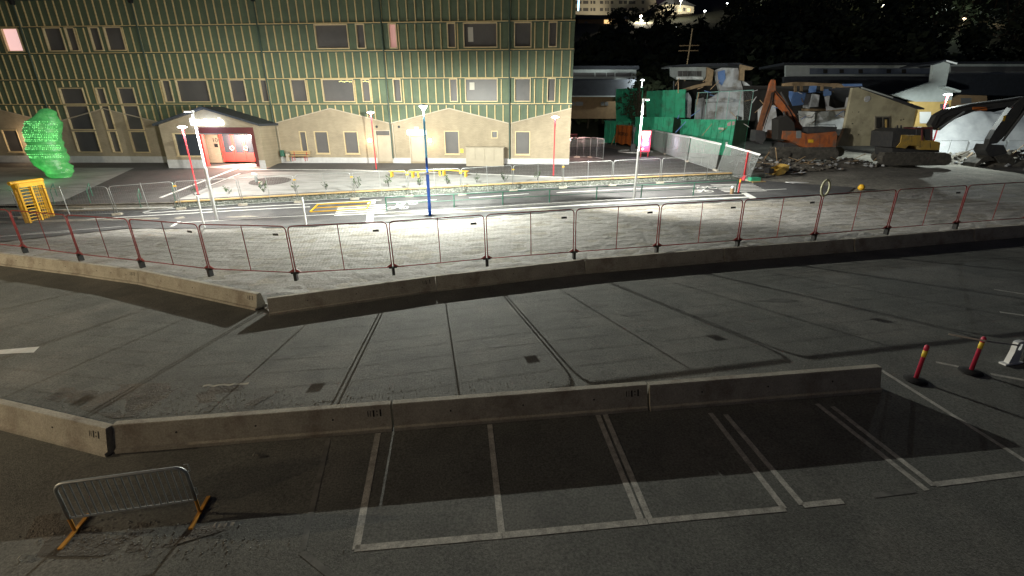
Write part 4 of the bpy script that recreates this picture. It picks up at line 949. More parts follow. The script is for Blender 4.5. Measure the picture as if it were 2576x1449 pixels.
# ---- containers
def container(label, pa, Da, pb_, Db, top_py, lid_py, lid, depth=2.3, endm='cgreendark', text=None):
    a, b = gz(pa, 350, Da), gz(pb_, 350, Db); d = b - a; L = math.hypot(d.x, d.y); t = thing('waste_container', label, 'container', a, math.atan2(d.y, d.x), 'green waste containers')
    Hc_ = ATY(pb_, top_py, Db).z - b.z; z0 = .15
    MB().box(0, 0, z0, L, .06, Hc_).box(0, depth - .06, z0, L, depth, Hc_).box(0, .06, z0, .06, depth - .06, Hc_).box(.06, .06, z0, L - .06, depth - .06, z0 + .1).build('body', 'cgreen', t)
    MB().box(L - .06, .06, z0, L, depth - .06, Hc_).build('end_door', endm, t)
    MB().bar((-.03, -.03, Hc_), (L + .03, -.03, Hc_), .12, .12).build('top_rail', 'cgreen', t)
    k = 0; x = .35
    while x < L - .2: MB().prism_z([(x - .07, 0), (x - .04, -.09), (x + .04, -.09), (x + .07, 0)], z0, Hc_ - .08).build('rib', 'cgreen', t); x += .78
    for x in (.5, L - .5): MB().tube([(x, .3, .12), (x, depth - .3, .12)], .12, 10).build('roller', 'dark', t)
    zl = ATY((pa + pb_) / 2, lid_py, (Da + Db) / 2).z - a.z
    if lid == 'sheet':
        n = 7; mb = MB()
        for k in range(n):
            f0, f1 = k / n, (k + 1) / n; y0, y1 = depth - .5 * math.sin(f0 * 1.5), depth - .5 * math.sin(f1 * 1.5); za, zb2_ = Hc_ + (zl - Hc_) * f0, Hc_ + (zl - Hc_) * f1
            mb.face([(.03, y0, za), (L - .03, y0, za), (L - .03, y1, zb2_), (.03, y1, zb2_)]); mb.face([(.03, y0 + .06, za), (.03, y1 + .06, zb2_), (L - .03, y1 + .06, zb2_), (L - .03, y0 + .06, za)])
        ol_ = mb.build('open_lid', 'cgreen', t)
        for q in range(5):
            xq = .08 + (L - .16) * q / 4; rb = MB(); rb.tube([(xq, depth - .5 * math.sin(k / n * 1.5) - .05, Hc_ + (zl - Hc_) * k / n) for k in range(n + 1)], .05, 5); rb.build('lid_rib', 'cgreen', ol_)
    if lid == 'frame':
        fr = MB(); n = 5
        fr.tube([(0, depth, Hc_), (0, depth - .1, zl), (L, depth - .1, zl), (L, depth, Hc_)], .05, 6); fr.build('lid_frame', mat('teal_tube', (.22, .42, .38), .5), t)
        for k in range(1, n): MB().tube([(L * k / n, depth, Hc_), (L * k / n, depth - .1, zl)], .035, 6).build('lid_bar', mat('teal_tube_b', (.22, .42, .38), .5), t)
        wi = MB(); x = .15
        while x < L: wi.tube([(x, depth, Hc_), (x, depth - .1, zl)], .006, 3, cap=False); x += .15
        stuff(wi.build('lid_netting', 'galv', t))
    if text:
        o = MB().box(L - .75, -.02, 1.05, L - .4, -.012, 1.5).build('white_label', 'whitepaint', t); MB().box(L - 1.9, -.02, Hc_ - .95, L - 1.2, -.012, Hc_ - .75).build('white_lettering_strip', 'blind', t)
        MB().prism_y([(L - .85, Hc_ - .6), (L - .02, Hc_ - .45), (L - .02, Hc_ - .12), (L - .55, Hc_ - .1), (L - .9, Hc_ - .3)], -.025, -.012).build('pink_scuff', mat('pink_scuffed_paint', (.45, .3, .3), .8, (.3, .2, .2), 5), t)
    return t
container('green waste container with tall open lid, half hidden by the building corner fence', 1519, 70, 1584, 66, 306, 221, 'sheet')
container('green waste container with tall open lid right behind the lit poster', 1594, 63, 1689, 58.5, 300, 226, 'sheet')
container('green waste container with netted frame lid, nearest to the excavators', 1708, 57, 1843, 51, 311, 229, 'frame', text=True)
# ---- far building on the left
fb_ = thing('low_building', 'long low brown building with band of clerestory windows behind the containers', 'building', gz(1500, 300, 79))
part('wall', 'brownwall', fb_, rect(20, 1045, 640, 1290), 79.0, 9, Z3)
part('roof', 'slate', fb_, [(20, 870), (830, 860), (760, 1045), (20, 1045)], 78.6, .25, Z3); part('eave', 'paleblue', fb_, rect(20, 1040, 600, 1052), 78.3, .35, Z3)
part('clerestory_wall', 'paleblue', fb_, rect(20, 752, 830, 868), 83.0, .3, Z3); part('upper_roof', 'slate', fb_, rect(20, 715, 860, 752), 82.4, 7, Z3)
for x0, x1 in ((100, 138), (150, 372), (392, 500), (512, 590), (608, 775)): part('window', 'glass', fb_, rect(x0, 790, x1, 832), 82.9, .1, Z3)
for x0, x1 in ((118, 160), (170, 250), (445, 480), (488, 525)): part('window', 'glass', fb_, rect(x0, 1106, x1, 1148), 78.9, .1, Z3)
# ---- half demolished house
dm = thing('demolished_house', 'half demolished house with torn walls, blue sheeting and hanging roof timbers', 'ruin', gz(1880, 330, 62))
part('roof_remnant', 'slate', dm, [(1175, 712), (1500, 690), (1950, 682), (2120, 735), (2090, 745), (1930, 715), (1180, 725)], 65.0, 3, Z3)
part('upper_wall', 'paleblue', dm, [(1195, 722), (1590, 720), (1600, 800), (1560, 870), (1270, 865), (1200, 825)], 66.0, .3, Z3)
for k in range(5): part('window', 'glass', dm, rect(1285 + 52 * k, 772, 1330 + 52 * k, 828), 65.9, .1, Z3)
part('sill_board', 'whitepaint', dm, rect(1265, 838, 1555, 858), 65.8, .15, Z3)
part('timber_fascia', 'raw', dm, [(1265, 990), (1450, 930), (1640, 885), (1650, 910), (1470, 960), (1280, 1015)], 63.5, .3, Z3)
part('timber_post', 'raw', dm, [(1600, 730), (1670, 760), (1650, 930), (1585, 930)], 64.0, .3, Z3)
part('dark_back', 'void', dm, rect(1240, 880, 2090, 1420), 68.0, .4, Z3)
part('main_wall', 'plaster', dm, [(1690, 760), (1760, 735), (1935, 740), (1960, 860), (1985, 960), (2030, 1190), (2020, 1290), (1920, 1250), (1890, 1380), (1610, 1380), (1600, 1090), (1680, 1040), (1740, 1000), (1700, 880)], 64.5, .4, Z3)
part('torn_blue_sheet', 'bluesheet', dm, [(1715, 780), (1790, 760), (1800, 850), (1760, 930), (1725, 900)], 64.3, .06, Z3)
part('side_wall', 'plaster', dm, [(1235, 1085), (1330, 1030), (1395, 1005), (1430, 1070), (1420, 1285), (1230, 1245)], 62.5, .35, Z3)
part('inner_wall', 'plaster', dm, [(1480, 1080), (1560, 1060), (1600, 1180), (1590, 1340), (1470, 1320)], 65.0, .3, Z3)
part('broken_slab', 'plaster', dm, [(1610, 1075), (1770, 1060), (1890, 1085), (1880, 1110), (1620, 1105)], 63.0, 1.2, Z3)
part('hanging_timber', 'raw', dm, [(1960, 700), (2110, 735), (2080, 760), (2010, 760), (2000, 880), (1950, 870)], 64.0, .3, Z3)
part('door_leaf', 'whitepaint', dm, [(2000, 1180), (2045, 1190), (2020, 1340), (1975, 1330)], 62.0, .1, Z3)
part('brown_post', 'raw', dm, [(2085, 960), (2110, 960), (2060, 1290), (2030, 1290)], 61.0, .25, Z3)
part('torn_edge', 'plaster', dm, [(1990, 880), (2030, 900), (2100, 960), (2300, 960), (2290, 1000), (2040, 990)], 62.0, .4, Z3)
# right hand wing
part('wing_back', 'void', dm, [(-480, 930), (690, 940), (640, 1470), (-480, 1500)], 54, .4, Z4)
part('wing_top_beam', 'raw', dm, [(-60, 905), (60, 890), (230, 895), (360, 905), (520, 905), (640, 925), (790, 920), (785, 942), (560, 950), (300, 930), (-60, 935)], 51, .4, Z4)
part('blue_fascia', 'bluesheet', dm, [(575, 912), (790, 910), (795, 940), (600, 938)], 50.8, .1, Z4)
for k, (x, y0, y1) in enumerate(((60, 930, 1000), (125, 925, 990), (350, 930, 985), (480, 940, 1000), (560, 945, 1010), (650, 950, 1000))): part('stud', 'raw', dm, rect(x, y0, x + 22, y1), 51.2, .2, Z4)
part('blue_sheet', 'bluesheet', dm, [(0, 990), (100, 1000), (185, 1010), (150, 1140), (40, 1150), (0, 1060)], 51.5, .1, Z4)
part('blue_sheet', 'bluesheet', dm, [(230, 905), (300, 920), (290, 1000), (210, 1010)], 51.3, .1, Z4)
part('blue_sheet', 'bluesheet', dm, [(372, 965), (460, 970), (455, 1035), (380, 1045)], 51.4, .1, Z4)
part('plaster_panel', 'plaster', dm, [(250, 1020), (330, 1030), (315, 1160), (225, 1165)], 51.6, .15, Z4)
part('plaster_panel', 'plaster', dm, [(170, 1020), (235, 1020), (220, 1180), (155, 1170)], 52, .15, Z4)
part('plaster_panel', 'plaster', dm, [(400, 1050), (440, 1040), (430, 1150), (500, 1180), (620, 1165), (640, 1060), (680, 1000), (690, 1010), (650, 1180), (420, 1200)], 51.4, .3, Z4)
part('plaster_panel', 'plaster', dm, [(-330, 1200), (-260, 1130), (-150, 1150), (-120, 1420), (-320, 1440)], 52, .3, Z4)
part('inner_door', 'whitepaint', dm, [(105, 1205), (280, 1215), (270, 1420), (120, 1400)], 52.5, .12, Z4)
part('grey_partition', 'plaster', dm, [(290, 1215), (600, 1200), (590, 1400), (285, 1420)], 53, .2, Z4)
part('mid_beam', 'raw', dm, [(150, 1180), (640, 1185), (640, 1205), (150, 1205)], 51.8, .3, Z4)
for i in range(38):                              # splintered laths sticking out of the ruin
    px, py = random.choice(((random.uniform(1700, 1890), random.uniform(190, 330)), (random.uniform(1890, 2140), random.uniform(210, 340)))); a = ATY(px, py, random.uniform(50.5, 53)); v = Vector((random.uniform(-1, 1), random.uniform(-.4, .4), random.uniform(-1, .6))).normalized() * random.uniform(.4, 1.5)
    MB().bar(a, a + v, .07, .05).build('splintered_lath', random.choice(('raw', 'raw', 'plaster', 'bluesheet')), dm, world=True)
# ---- standing gable on the right
gb = thing('gable_house', 'cream gable end wall with one small window beside the ruin', 'house', gz(2210, 390, 47))
part('gable_wall', 'cream', gb, [(690, 955), (800, 945), (1110, 1060), (1380, 1165), (1340, 1400), (1290, 1560), (1130, 1580), (520, 1590), (600, 1400)], 47, .35, Z4)
part('roof', 'slate', gb, [(785, 935), (1470, 1175), (1465, 1190), (1420, 1185), (790, 955)], 46.6, 9, Z4); part('verge_board', 'paleblue', gb, [(790, 945), (1130, 1055), (1128, 1068), (795, 962)], 46.4, .12, Z4)
o = part('window', 'frame', gb, rect(930, 1262, 1095, 1405), 46.9, .1, Z4); M['wframe'] = mat('grey_window_frame', (.2, .18, .14), .8); o.data.materials[0] = M['wframe']
for x0, x1 in ((948, 1000), (1026, 1078)): part('pane', 'void', gb, rect(x0, 1275, x1, 1392), 46.82, .05, Z4)
part('blind', 'ochre', gb, rect(1040, 1300, 1062, 1385), 46.8, .015, Z4)
part('corner_board', 'ochre', gb, [(1345, 1190), (1400, 1195), (1350, 1395), (1310, 1385)], 47.5, .3, Z4)
c0 = ATY(*Z4(848, 1075), 46.95); MB().tube([c0, c0 + Vector((0, .06, 0))], .28, 12).build('pale_round_mark', 'plaster', gb, world=True)
for i in range(26):
    c0 = ATY(*Z4(random.uniform(680, 1280), random.uniform(1130, 1480)), 46.985); r = random.uniform(.03, .09)
    if abs(c0.x - ATY(*Z4(1010, 1330), 47).x) < 1.5: continue
    MB().box(c0.x - r, 46.985, c0.z - r * .5, c0.x + r * .7, 47.05, c0.z + r * .5).build('broken_hole', 'void', gb, world=True)
# ---- tower house
th_ = thing('tower_house', 'pale house with tall chimney-like gable and ochre lower wall behind the yellow excavator', 'house', gz(2310, 330, 60))
part('upper_gable', 'paleblue', th_, [(1120, 1028), (1545, 888), (1568, 700), (1710, 660), (1748, 692), (1702, 940), (1780, 988), (1765, 1085), (1650, 1105), (1370, 1105)], 60, .4, Z4)
part('lower_wall', 'ochre', th_, [(1300, 1105), (1765, 1088), (1745, 1185), (1600, 1300), (1560, 1440), (1300, 1440)], 60.1, .4, Z4)
part('gable_roof', 'slate', th_, [(1560, 692), (1710, 646), (1825, 685), (1815, 700), (1710, 662), (1568, 706)], 59.5, 5, Z4)
part('verge_board', 'whitepaint', th_, [(1715, 652), (1828, 684), (1822, 698), (1715, 668)], 59.3, .15, Z4)
part('side_roof', 'paleblue', th_, [(1700, 935), (1868, 985), (1862, 1003), (1695, 955)], 59, 6, Z4)
part('side_shade', 'brownwall', th_, [(1765, 1090), (1850, 1030), (2150, 1040), (2150, 1180), (1745, 1190)], 62, .4, Z4)  # brown boarded wall set back beside the gable
part('window', 'glass', th_, rect(1870, 1065, 1980, 1125), 61.9, .1, Z4); part('window', 'glass', th_, rect(1645, 1130, 1740, 1180), 60.0, .08, Z4)
part('white_window', 'whitepaint', th_, rect(1420, 1215, 1540, 1340), 60.0, .08, Z4)
# ---- long roofs with clerestory
cr = thing('clerestory_building', 'long dark roofed building with two bands of small clerestory windows behind the houses', 'building', gz(2300, 250, 72))
part('clerestory_wall', 'paleblue', cr, rect(-40, 705, 1575, 835), 72, .3, Z4); part('window_band', mat('blue_grey_glazing', (.09, .11, .15), .5, (.13, .15, .19), .8), cr, rect(225, 742, 1560, 808), 71.9, .1, Z4)
for x in (370, 548, 755, 1060, 1225): part('open_window', 'void', cr, rect(x, 752, x + 45, 796), 71.85, .1, Z4)
part('upper_roof', 'slate', cr, rect(-60, 680, 1600, 706), 71.4, 7, Z4); part('lower_roof', 'slate', cr, [(-60, 835), (1545, 832), (1545, 890), (1115, 1035), (800, 945), (-60, 940)], 70, .4, Z4)
part('right_clerestory', 'paleblue', cr, rect(1750, 690, 2700, 800), 73, .3, Z4); part('right_window_band', 'glass', cr, rect(1760, 722, 2700, 778), 72.9, .1, Z4)
part('right_upper_roof', 'slate', cr, rect(1740, 668, 2700, 692), 72.5, 7, Z4); part('right_lower_roof', 'slate', cr, [(1720, 800), (2700, 800), (2700, 1040), (1860, 1035), (1700, 940)], 70.5, .4, Z4)
# ---- excavators
M['exyellow'] = mat('dusty_yellow_paint', (.5, .31, .05), .6, (.36, .235, .06), 2.5, c3=(.2, .16, .09), s3=1.3); M['exorange'] = mat('dusty_orange_paint', (.42, .12, .035), .6, (.25, .075, .028), 2.2, c3=(.14, .1, .075), s3=1.3)
M['exdark'] = mat('charcoal_machine_paint', (.035, .036, .04), .6, (.055, .052, .05), 3); M['track'] = mat('muddy_track', (.1, .09, .075), .9, (.05, .046, .04), 4)
def stadium(x0, y0, x1, y1, n=6):
    r = (y1 - y0) / 2; cy = (y0 + y1) / 2; p = []
    for k in range(n + 1): a = R(90 + 180 * k / n); p.append((x0 + r + r * math.cos(a) * 1.0, cy + r * math.sin(a)))
    for k in range(n + 1): a = R(-90 + 180 * k / n); p.append((x1 - r + r * math.cos(a), cy + r * math.sin(a)))
    return p
def track(t, x0, y0, x1, y1, D, zf):
    b = part('track', 'track', t, stadium(x0, y0, x1, y1), D, .75, zf)
    for k in range(5):
        f = (k + .5) / 5; c = ATY(*zf(x0 + (x1 - x0) * (.1 + .8 * f), (y0 + y1) / 2), D - .04); MB().tube([c, c + Vector((0, .1, 0))], (.32 if k in (0, 4) else .2), 10).build('track_wheel', 'exdark', b, world=True)
DY = 45.0
ye = thing('yellow_excavator', 'yellow and charcoal tracked excavator with sorting grab reaching to the right', 'excavator', gz(2303, 412, DY))
ye.location.z = ATY(2303, 416, DY).z
track(ye, 1010, 850, 1765, 985, DY - 1.6, Z6); track(ye, 945, 838, 1640, 950, DY + 1.3, Z6)
part('undercarriage', 'exdark', ye, rect(1120, 800, 1630, 880), DY - .9, 2.2, Z6)
part('house_side', 'exyellow', ye, [(1225, 655), (1465, 662), (1482, 716), (1560, 714), (1640, 738), (1632, 820), (1425, 815), (1400, 772), (1295, 770), (1262, 802), (1165, 790), (1210, 740)], DY - 1.5, 2.8, Z6)
part('engine_cover', 'exdark', ye, [(1130, 620), (1240, 582), (1400, 600), (1400, 656), (1222, 652), (1205, 742), (1160, 792), (1110, 790)], DY - 1.4, 2.7, Z6)
cbp = part('cab', 'exdark', ye, [(1385, 590), (1545, 585), (1540, 712), (1480, 712), (1462, 660), (1385, 655)], DY - 1.52, 1.1, Z6)
part('cab_roof', 'redwood', ye, [(1365, 572), (1560, 570), (1562, 592), (1368, 592)], DY - 1.6, 1.3, Z6); part('cab_glass', 'glassblue', cbp, [(1455, 600), (1530, 598), (1525, 700), (1485, 700)], DY - 1.56, .04, Z6)
for x in (1440, 1545): part('cab_pillar', 'redwood', ye, rect(x, 590, x + 14, 715), DY - 1.6, .08, Z6)
part('boom', 'exdark', ye, [(1540, 545), (1600, 440), (1720, 372), (2000, 312), (2400, 262), (2560, 235), (2600, 290), (2560, 330), (2360, 352), (2000, 402), (1770, 492), (1640, 605), (1570, 590)], DY - .3, .55, Z6)
part('boom_label', 'orange', ye, rect(1990, 352, 2150, 388), DY - .32, .012, Z6)
part('stick', 'exdark', ye, [(2440, 330), (2540, 240), (2620, 250), (2600, 330), (2520, 440), (2370, 640), (2260, 745), (2165, 760), (2180, 700), (2240, 600)], DY - .45, .5, Z6)
MB().tube([ATY(*Z6(1620, 590), DY - .75), ATY(*Z6(1900, 405), DY - .75)], .09, 8).build('boom_cylinder', 'galv', ye, world=True); MB().tube([ATY(*Z6(2560, 400), DY - .7), ATY(*Z6(2320, 720), DY - .7)], .1, 8).build('stick_cylinder', 'exdark', ye, world=True)
part('grab_head', 'exdark', ye, [(2160, 755), (2330, 765), (2370, 850), (2300, 900), (2170, 890), (2130, 820)], DY - .7, 1.2, Z6)
part('grab_jaw', 'track', ye, [(2170, 880), (2110, 900), (2040, 960), (1990, 1045), (2020, 1040), (2080, 970), (2160, 940), (2240, 930)], DY - .8, 1.4, Z6)
part('grab_jaw', 'track', ye, [(2240, 890), (2370, 860), (2460, 920), (2400, 1050), (2345, 1045), (2355, 960), (2270, 945)], DY - .8, 1.4, Z6)
part('warning_decal', 'yellow', ye, [(2330, 445), (2360, 440), (2340, 505), (2315, 505)], DY - .47, .012, Z6)
for x in (1175, 1215): MB().tube([ATY(*Z6(x, 590), DY), ATY(*Z6(x, 550), DY)], .06, 6).build('exhaust', 'exdark', ye, world=True)
DO = 47.0
oe = thing('orange_excavator', 'orange tracked excavator with raised arm in front of the ruin', 'excavator', gz(2030, 390, DO)); oe.location.z = ATY(2030, 404, DO).z
track(oe, -190, 790, 540, 925, DO - 1.6, Z6); track(oe, -120, 780, 600, 890, DO + 1.3, Z6)
part('undercarriage', 'exdark', oe, rect(-60, 740, 440, 840), DO - .9, 2.2, Z6)
part('house_side', 'exorange', oe, [(-70, 610), (75, 612), (200, 645), (505, 618), (522, 650), (505, 785), (150, 790), (0, 715), (-80, 700)], DO - 1.5, 2.8, Z6)
part('engine_cover', 'exdark', oe, [(200, 575), (520, 568), (512, 615), (200, 640)], DO - 1.3, 2.4, Z6)
part('grille', 'galv', oe, rect(75, 610, 130, 690), DO - 1.53, .02, Z6); part('number_plate', 'yellow', oe, rect(205, 705, 262, 738), DO - 1.53, .02, Z6)
cbp = part('cab', 'void', oe, [(2375, 485), (2470, 445), (2545, 520), (2555, 610), (2420, 725), (2370, 705)], DO - 1.4, 1.2, Z5)
for k in range(3): part('cab_bar', 'railgreen', cbp, rect(2395 + 28 * k, 480, 2403 + 28 * k, 680), DO - 1.46, .05, Z5)
part('boom', 'exorange', oe, [(2275, 175), (2335, 165), (2410, 245), (2545, 425), (2610, 530), (2660, 600), (2560, 580), (2430, 400), (2290, 268)], DO - .4, .34, Z5)
part('boom_tip', 'exorange', oe, [(2312, 52), (2342, 58), (2345, 175), (2270, 182), (2285, 110)], DO - .42, .34, Z5)
part('stick', mat('brown_orange_arm', (.2, .075, .03), .7, (.12, .05, .025), 3), oe, [(2268, 175), (2330, 190), (2300, 330), (2240, 480), (2190, 640), (2140, 630), (2195, 430), (2238, 270)], DO - .5, .3, Z5)
part('work_tool', 'exdark', oe, [(2135, 600), (2225, 610), (2235, 700), (2190, 760), (2120, 720)], DO - .8, 1.1, Z5)
MB().tube([ATY(*Z5(2400, 190), DO - .7), ATY(*Z5(2480, 330), DO - .7)], .1, 8).build('stick_cylinder', 'exdark', oe, world=True); MB().tube([ATY(*Z5(2470, 560), DO - .7), ATY(*Z5(2430, 400), DO - .7)], .1, 8).build('boom_cylinder', 'exdark', oe, world=True)
def hose(t, pts, D_, zf, r=.035): MB().tube([ATY(*zf(*p), D_) for p in pts], r, 6).build('hydraulic_hose', 'black', t, world=True)
hose(oe, [(2330, 175), (2360, 215), (2430, 300), (2500, 400), (2560, 520)], DO - .46, Z5); hose(oe, [(2300, 200), (2285, 300), (2240, 430), (2200, 560)], DO - .56, Z5); hose(oe, [(2320, 190), (2300, 330), (2260, 450), (2215, 600)], DO - .56, Z5)
hose(ye, [(1580, 560), (1640, 450), (1760, 385), (2020, 330), (2400, 285), (2520, 260)], DY - .34, Z6); hose(ye, [(2560, 300), (2500, 430), (2380, 600), (2270, 730)], DY - .5, Z6); hose(ye, [(1600, 580), (1700, 470), (1900, 400), (2200, 350)], DY - .36, Z6)
for t_, x0_, x1_, y_, D_ in ((ye, 1150, 1390, 570, DY - 1.3), (oe, 215, 500, 545, DO - 1.2)):
    MB().tube([ATY(*Z6(x0_, y_ + 28), D_), ATY(*Z6(x0_, y_), D_), ATY(*Z6(x1_, y_), D_), ATY(*Z6(x1_, y_ + 28), D_)], .025, 6).build('handrail', 'exdark', t_, world=True)
for t_, xs_, y_, D_ in ((ye, range(1050, 1740, 46), 855, DY - 1.62), (oe, range(-150, 510, 46), 795, DO - 1.62)):
    for x_ in xs_:
        c0 = ATY(*Z6(x_, y_), D_); MB().box(c0.x - .1, D_, c0.z - .03, c0.x + .1, D_ + .8, c0.z + .06).build('track_shoe', 'track', t_, world=True)
for x_, y_ in ((1330, 690), (1420, 745), (1530, 760)): part('panel_seam', 'exdark', ye, rect(x_, y_ - 25, x_ + 4, y_ + 40), DY - 1.512, .008, Z6)
for x_, y_ in ((180, 690), (330, 690), (430, 690)): part('panel_seam', 'exdark', oe, rect(x_, y_ - 30, x_ + 4, y_ + 60), DO - 1.512, .008, Z6)
# ---- white covered mound, fence before it
DM = 54.0
wm = thing('covered_mound', 'large mound under white sheeting at the right picture edge', 'mound', gz(2480, 400, DM)); mb = MB(); nx, nz_ = 30, 12
x0, x1 = ATY(2330, 380, DM).x, ATY(2800, 380, DM).x; ztop = ATY(2576, 280, DM).z; gz0 = wm.location.z
for i in range(nx + 1):
    for j in range(nz_ + 1):
        fx, fy = i / nx, j / nz_; x = x0 + (x1 - x0) * fx; prof_ = min(1, (fx * 3.2)) ** .7
        z = gz0 + (ztop - gz0) * prof_ * math.sin(fy * math.pi * .5) * (1 + .1 * NZ.noise(Vector((x * .5, fy * 3, 1))) + .06 * NZ.noise(Vector((x * 1.7, fy * 7, 4)))); mb.v.append((x, DM + 5 * fy + .5 * NZ.noise(Vector((x * .6, fy * 4, 9))), z))
for i in range(nx):
    for j in range(nz_): a = i * (nz_ + 1) + j; mb.f.append((a, a + nz_ + 1, a + nz_ + 2, a + 1))
mb.build('sheeting', mat('white_tarpaulin', (.62, .63, .64), .7, (.5, .51, .53), 1.2), wm, world=True, smooth=True)
mj = [gz(px, 400, 50.5) for px in (2335, 2425, 2520, 2620)]
for i, (a, b) in enumerate(zip(mj, mj[1:])):
    d = b - a; L = math.hypot(d.x, d.y); t = thing('steel_fence_panel', 'galvanised mesh fence panel in front of the white mound, ' + ['left one', 'middle one', 'right one'][i], 'fence', a, math.atan2(d.y, d.x), 'fence panels before the white mound')
    for nm, me in (('frame', gf), ('middle_bar', gm), ('wire_mesh', gw)):
        o = link(nm, me, t); o.scale.x = L / GWd
        if nm == 'wire_mesh': stuff(o)
    link('foot_block', block_me, t)
mb = MB()
for k in range(4): mb.bar(gz(2340, 0, 47.8 - .3 * k) + Vector((0, 0, .12)), gz(2470, 0, 46.2 - .3 * k) + Vector((0, 0, .12)), .1, .08)
o = mb.build('steel_beams', 'galv'); o['kind'] = 'stuff'; tag(o, 'pale steel beams lying on the ground before the white mound', 'beams')
# rubble
def heap(label, px, D, w_, d_, hgt, n, name='rubble_heap'):
    c = gz(px, 390, D); t = thing(name, label, 'rubble', c); g = MB(); N = 16
    for i in range(N + 1):
        for j in range(N + 1):
            u, v = i / N * 2 - 1, j / N * 2 - 1; f = max(0, 1 - u * u) * max(0, 1 - v * v); z = hgt * f * (1 + .5 * NZ.noise(Vector((u * 3, v * 3, px)))) - .05; g.v.append((u * w_, v * d_, z))
    for i in range(N):
        for j in range(N): a = i * (N + 1) + j; g.f.append((a, a + N + 1, a + N + 2, a + 1))
    g.build('earth', 'rubble', t); s_ = MB(); s2 = MB()
    for k in range(n):
        u, v = random.uniform(-1, 1), random.uniform(-1, 1); f = max(0, 1 - u * u) * max(0, 1 - v * v); r = random.uniform(.05, .22)
        (s_ if random.random() < .6 else s2).blob((u * w_, v * d_, hgt * f + r * .2), r * 1.4, r, r * .7, .35)
    stuff(s_.build('chunks', 'rubble', t)); stuff(s2.build('pale_chunks', 'plaster', t))
    for k in range(max(2, n // 14)):
        u, v = random.uniform(-.8, .8), random.uniform(-.8, .2); a = Vector((u * w_, v * d_, hgt * .7)); dd = Vector((random.uniform(-1, 1), random.uniform(-.5, .5), random.uniform(-.1, .6))).normalized() * random.uniform(.5, 1.6); MB().bar(a, a + dd, .1, .04).build('plank', 'raw', t)
heap('rubble heap of stone and timber below the orange excavator', 1985, 44.5, 4.2, 2.2, .7, 150); heap('rubble heap between the two excavators', 2130, 45.8, 3.2, 1.6, .6, 110)
heap('rubble heap behind the yellow excavator tracks', 2440, 48, 4.5, 2.2, .9, 150); heap('dark earth heap under the grab at the right edge', 2545, 46, 3.5, 2.0, 1.3, 120); heap('low rubble heap beside the green container end', 1895, 46, 2.0, 1.6, .8, 70)
# loose bucket, pallet, red board, small site things
p = TER(1935, 440); t = thing('loose_bucket', 'worn yellow excavator bucket lying on the ground beside the red board', 'bucket', p, R(8))
mb = MB(); ringo = [(.0, .05), (.45, 0), (.95, .1), (1.3, .45), (1.35, .85), (1.2, .9), (1.1, .55), (.85, .25), (.45, .16), (.08, .2)]
mb.prism_y(ringo, -.55, .55).build('shell', 'exyellow', t)
for y in (-.58, .55): MB().prism_y([(0, .12), (.45, .02), (.95, .12), (1.28, .5), (1.3, .85), (.5, .6)], y, y + .03).build('side_plate', 'exyellow', t)
for k in range(5): MB().bar((1.28, -.5 + .25 * k, .85), (1.4, -.5 + .25 * k, 1.05), .07, .05).build('tooth', 'dark', t)
MB().box(-.3, -.3, .15, .15, .3, .55).build('coupler', 'dark', t)
p = TER(1873, 455); H = up_to(p, 382); t = thing('red_board', 'tall red plastic barrier board standing at the end of the netted fence', 'barrier board', p, R(35))
MB().box(-.3, -.05, .5, .3, .05, H, .03).build('board', mat('red_plastic', (.5, .02, .025), .45), t); MB().prism_y([(-.35, .02), (.1, .02), (.25, .52), (-.12, .52)], -.12, .12).build('foot_leg', 'redpost', t); MB().box(-.12, -.06, H, .12, .06, H + .12).build('top_knob', 'orange', t); MB().box(-.5, -.2, 0, .4, .2, .06).build('base', 'black', t)
p = TER(1902, 459); t = thing('wooden_pallet', 'wooden pallet with green sheet on top beside the crossing', 'pallet', p, R(10))
for k in range(5): MB().box(-.6, -.4 + .18 * k, .1, .6, -.28 + .18 * k, .125).build('deck_board', 'wood', t)
for y in (-.38, 0, .34): MB().box(-.6, y, 0, .6, y + .08, .099).build('runner', 'wood', t)
MB().box(-.55, -.1, .126, .3, .38, .4).build('green_pack', 'cgreen', t)
p = TER(1857, 488); H = up_to(p, 447); t = thing('marker_post', 'red and yellow marker post at the crossing near the red board', 'marker post', p)
MB().lathe([(.22, 0), (.22, .04), (.07, .07)], 14).build('rubber_foot', 'black', t); MB().lathe([(.06, .07), (.055, H)], 10).build('tube', 'redpost', t); MB().lathe([(.062, H * .72), (.06, H * .9)], 10).build('band', 'yellow', t)
p = TER(1840, 490); H = up_to(p, 469); t = thing('timber_bollard', 'short timber bollard with white cap beside the red and yellow marker post', 'bollard', p); MB().lathe([(.13, 0), (.13, H * .8)], 10).build('post', 'raw', t); MB().lathe([(.12, H * .8), (.11, H), (.05, H + .04)], 10).build('cap', 'whitepaint', t)
p = TER(2005, 460); q = TER(2030, 462); o = MB().box(-.75, -.42, .01, .75, .42, .05).build('white_sheet', 'whitepaint'); o.location = p; o.rotation_euler.z = R(12); tag(o, 'pale flat board lying on the ground right of the bucket', 'board')
p = TER(2000, 438); t = thing('scrap_pile', 'small pile of pale scrap beside the bucket', 'scrap', p)
for k in range(14): MB().bar((random.uniform(-.8, .8), random.uniform(-.3, .3), .06), (random.uniform(-.8, .8), random.uniform(-.3, .3), random.uniform(.05, .3)), .12, .05).build('piece', random.choice(('plaster', 'raw', 'dark')), t)
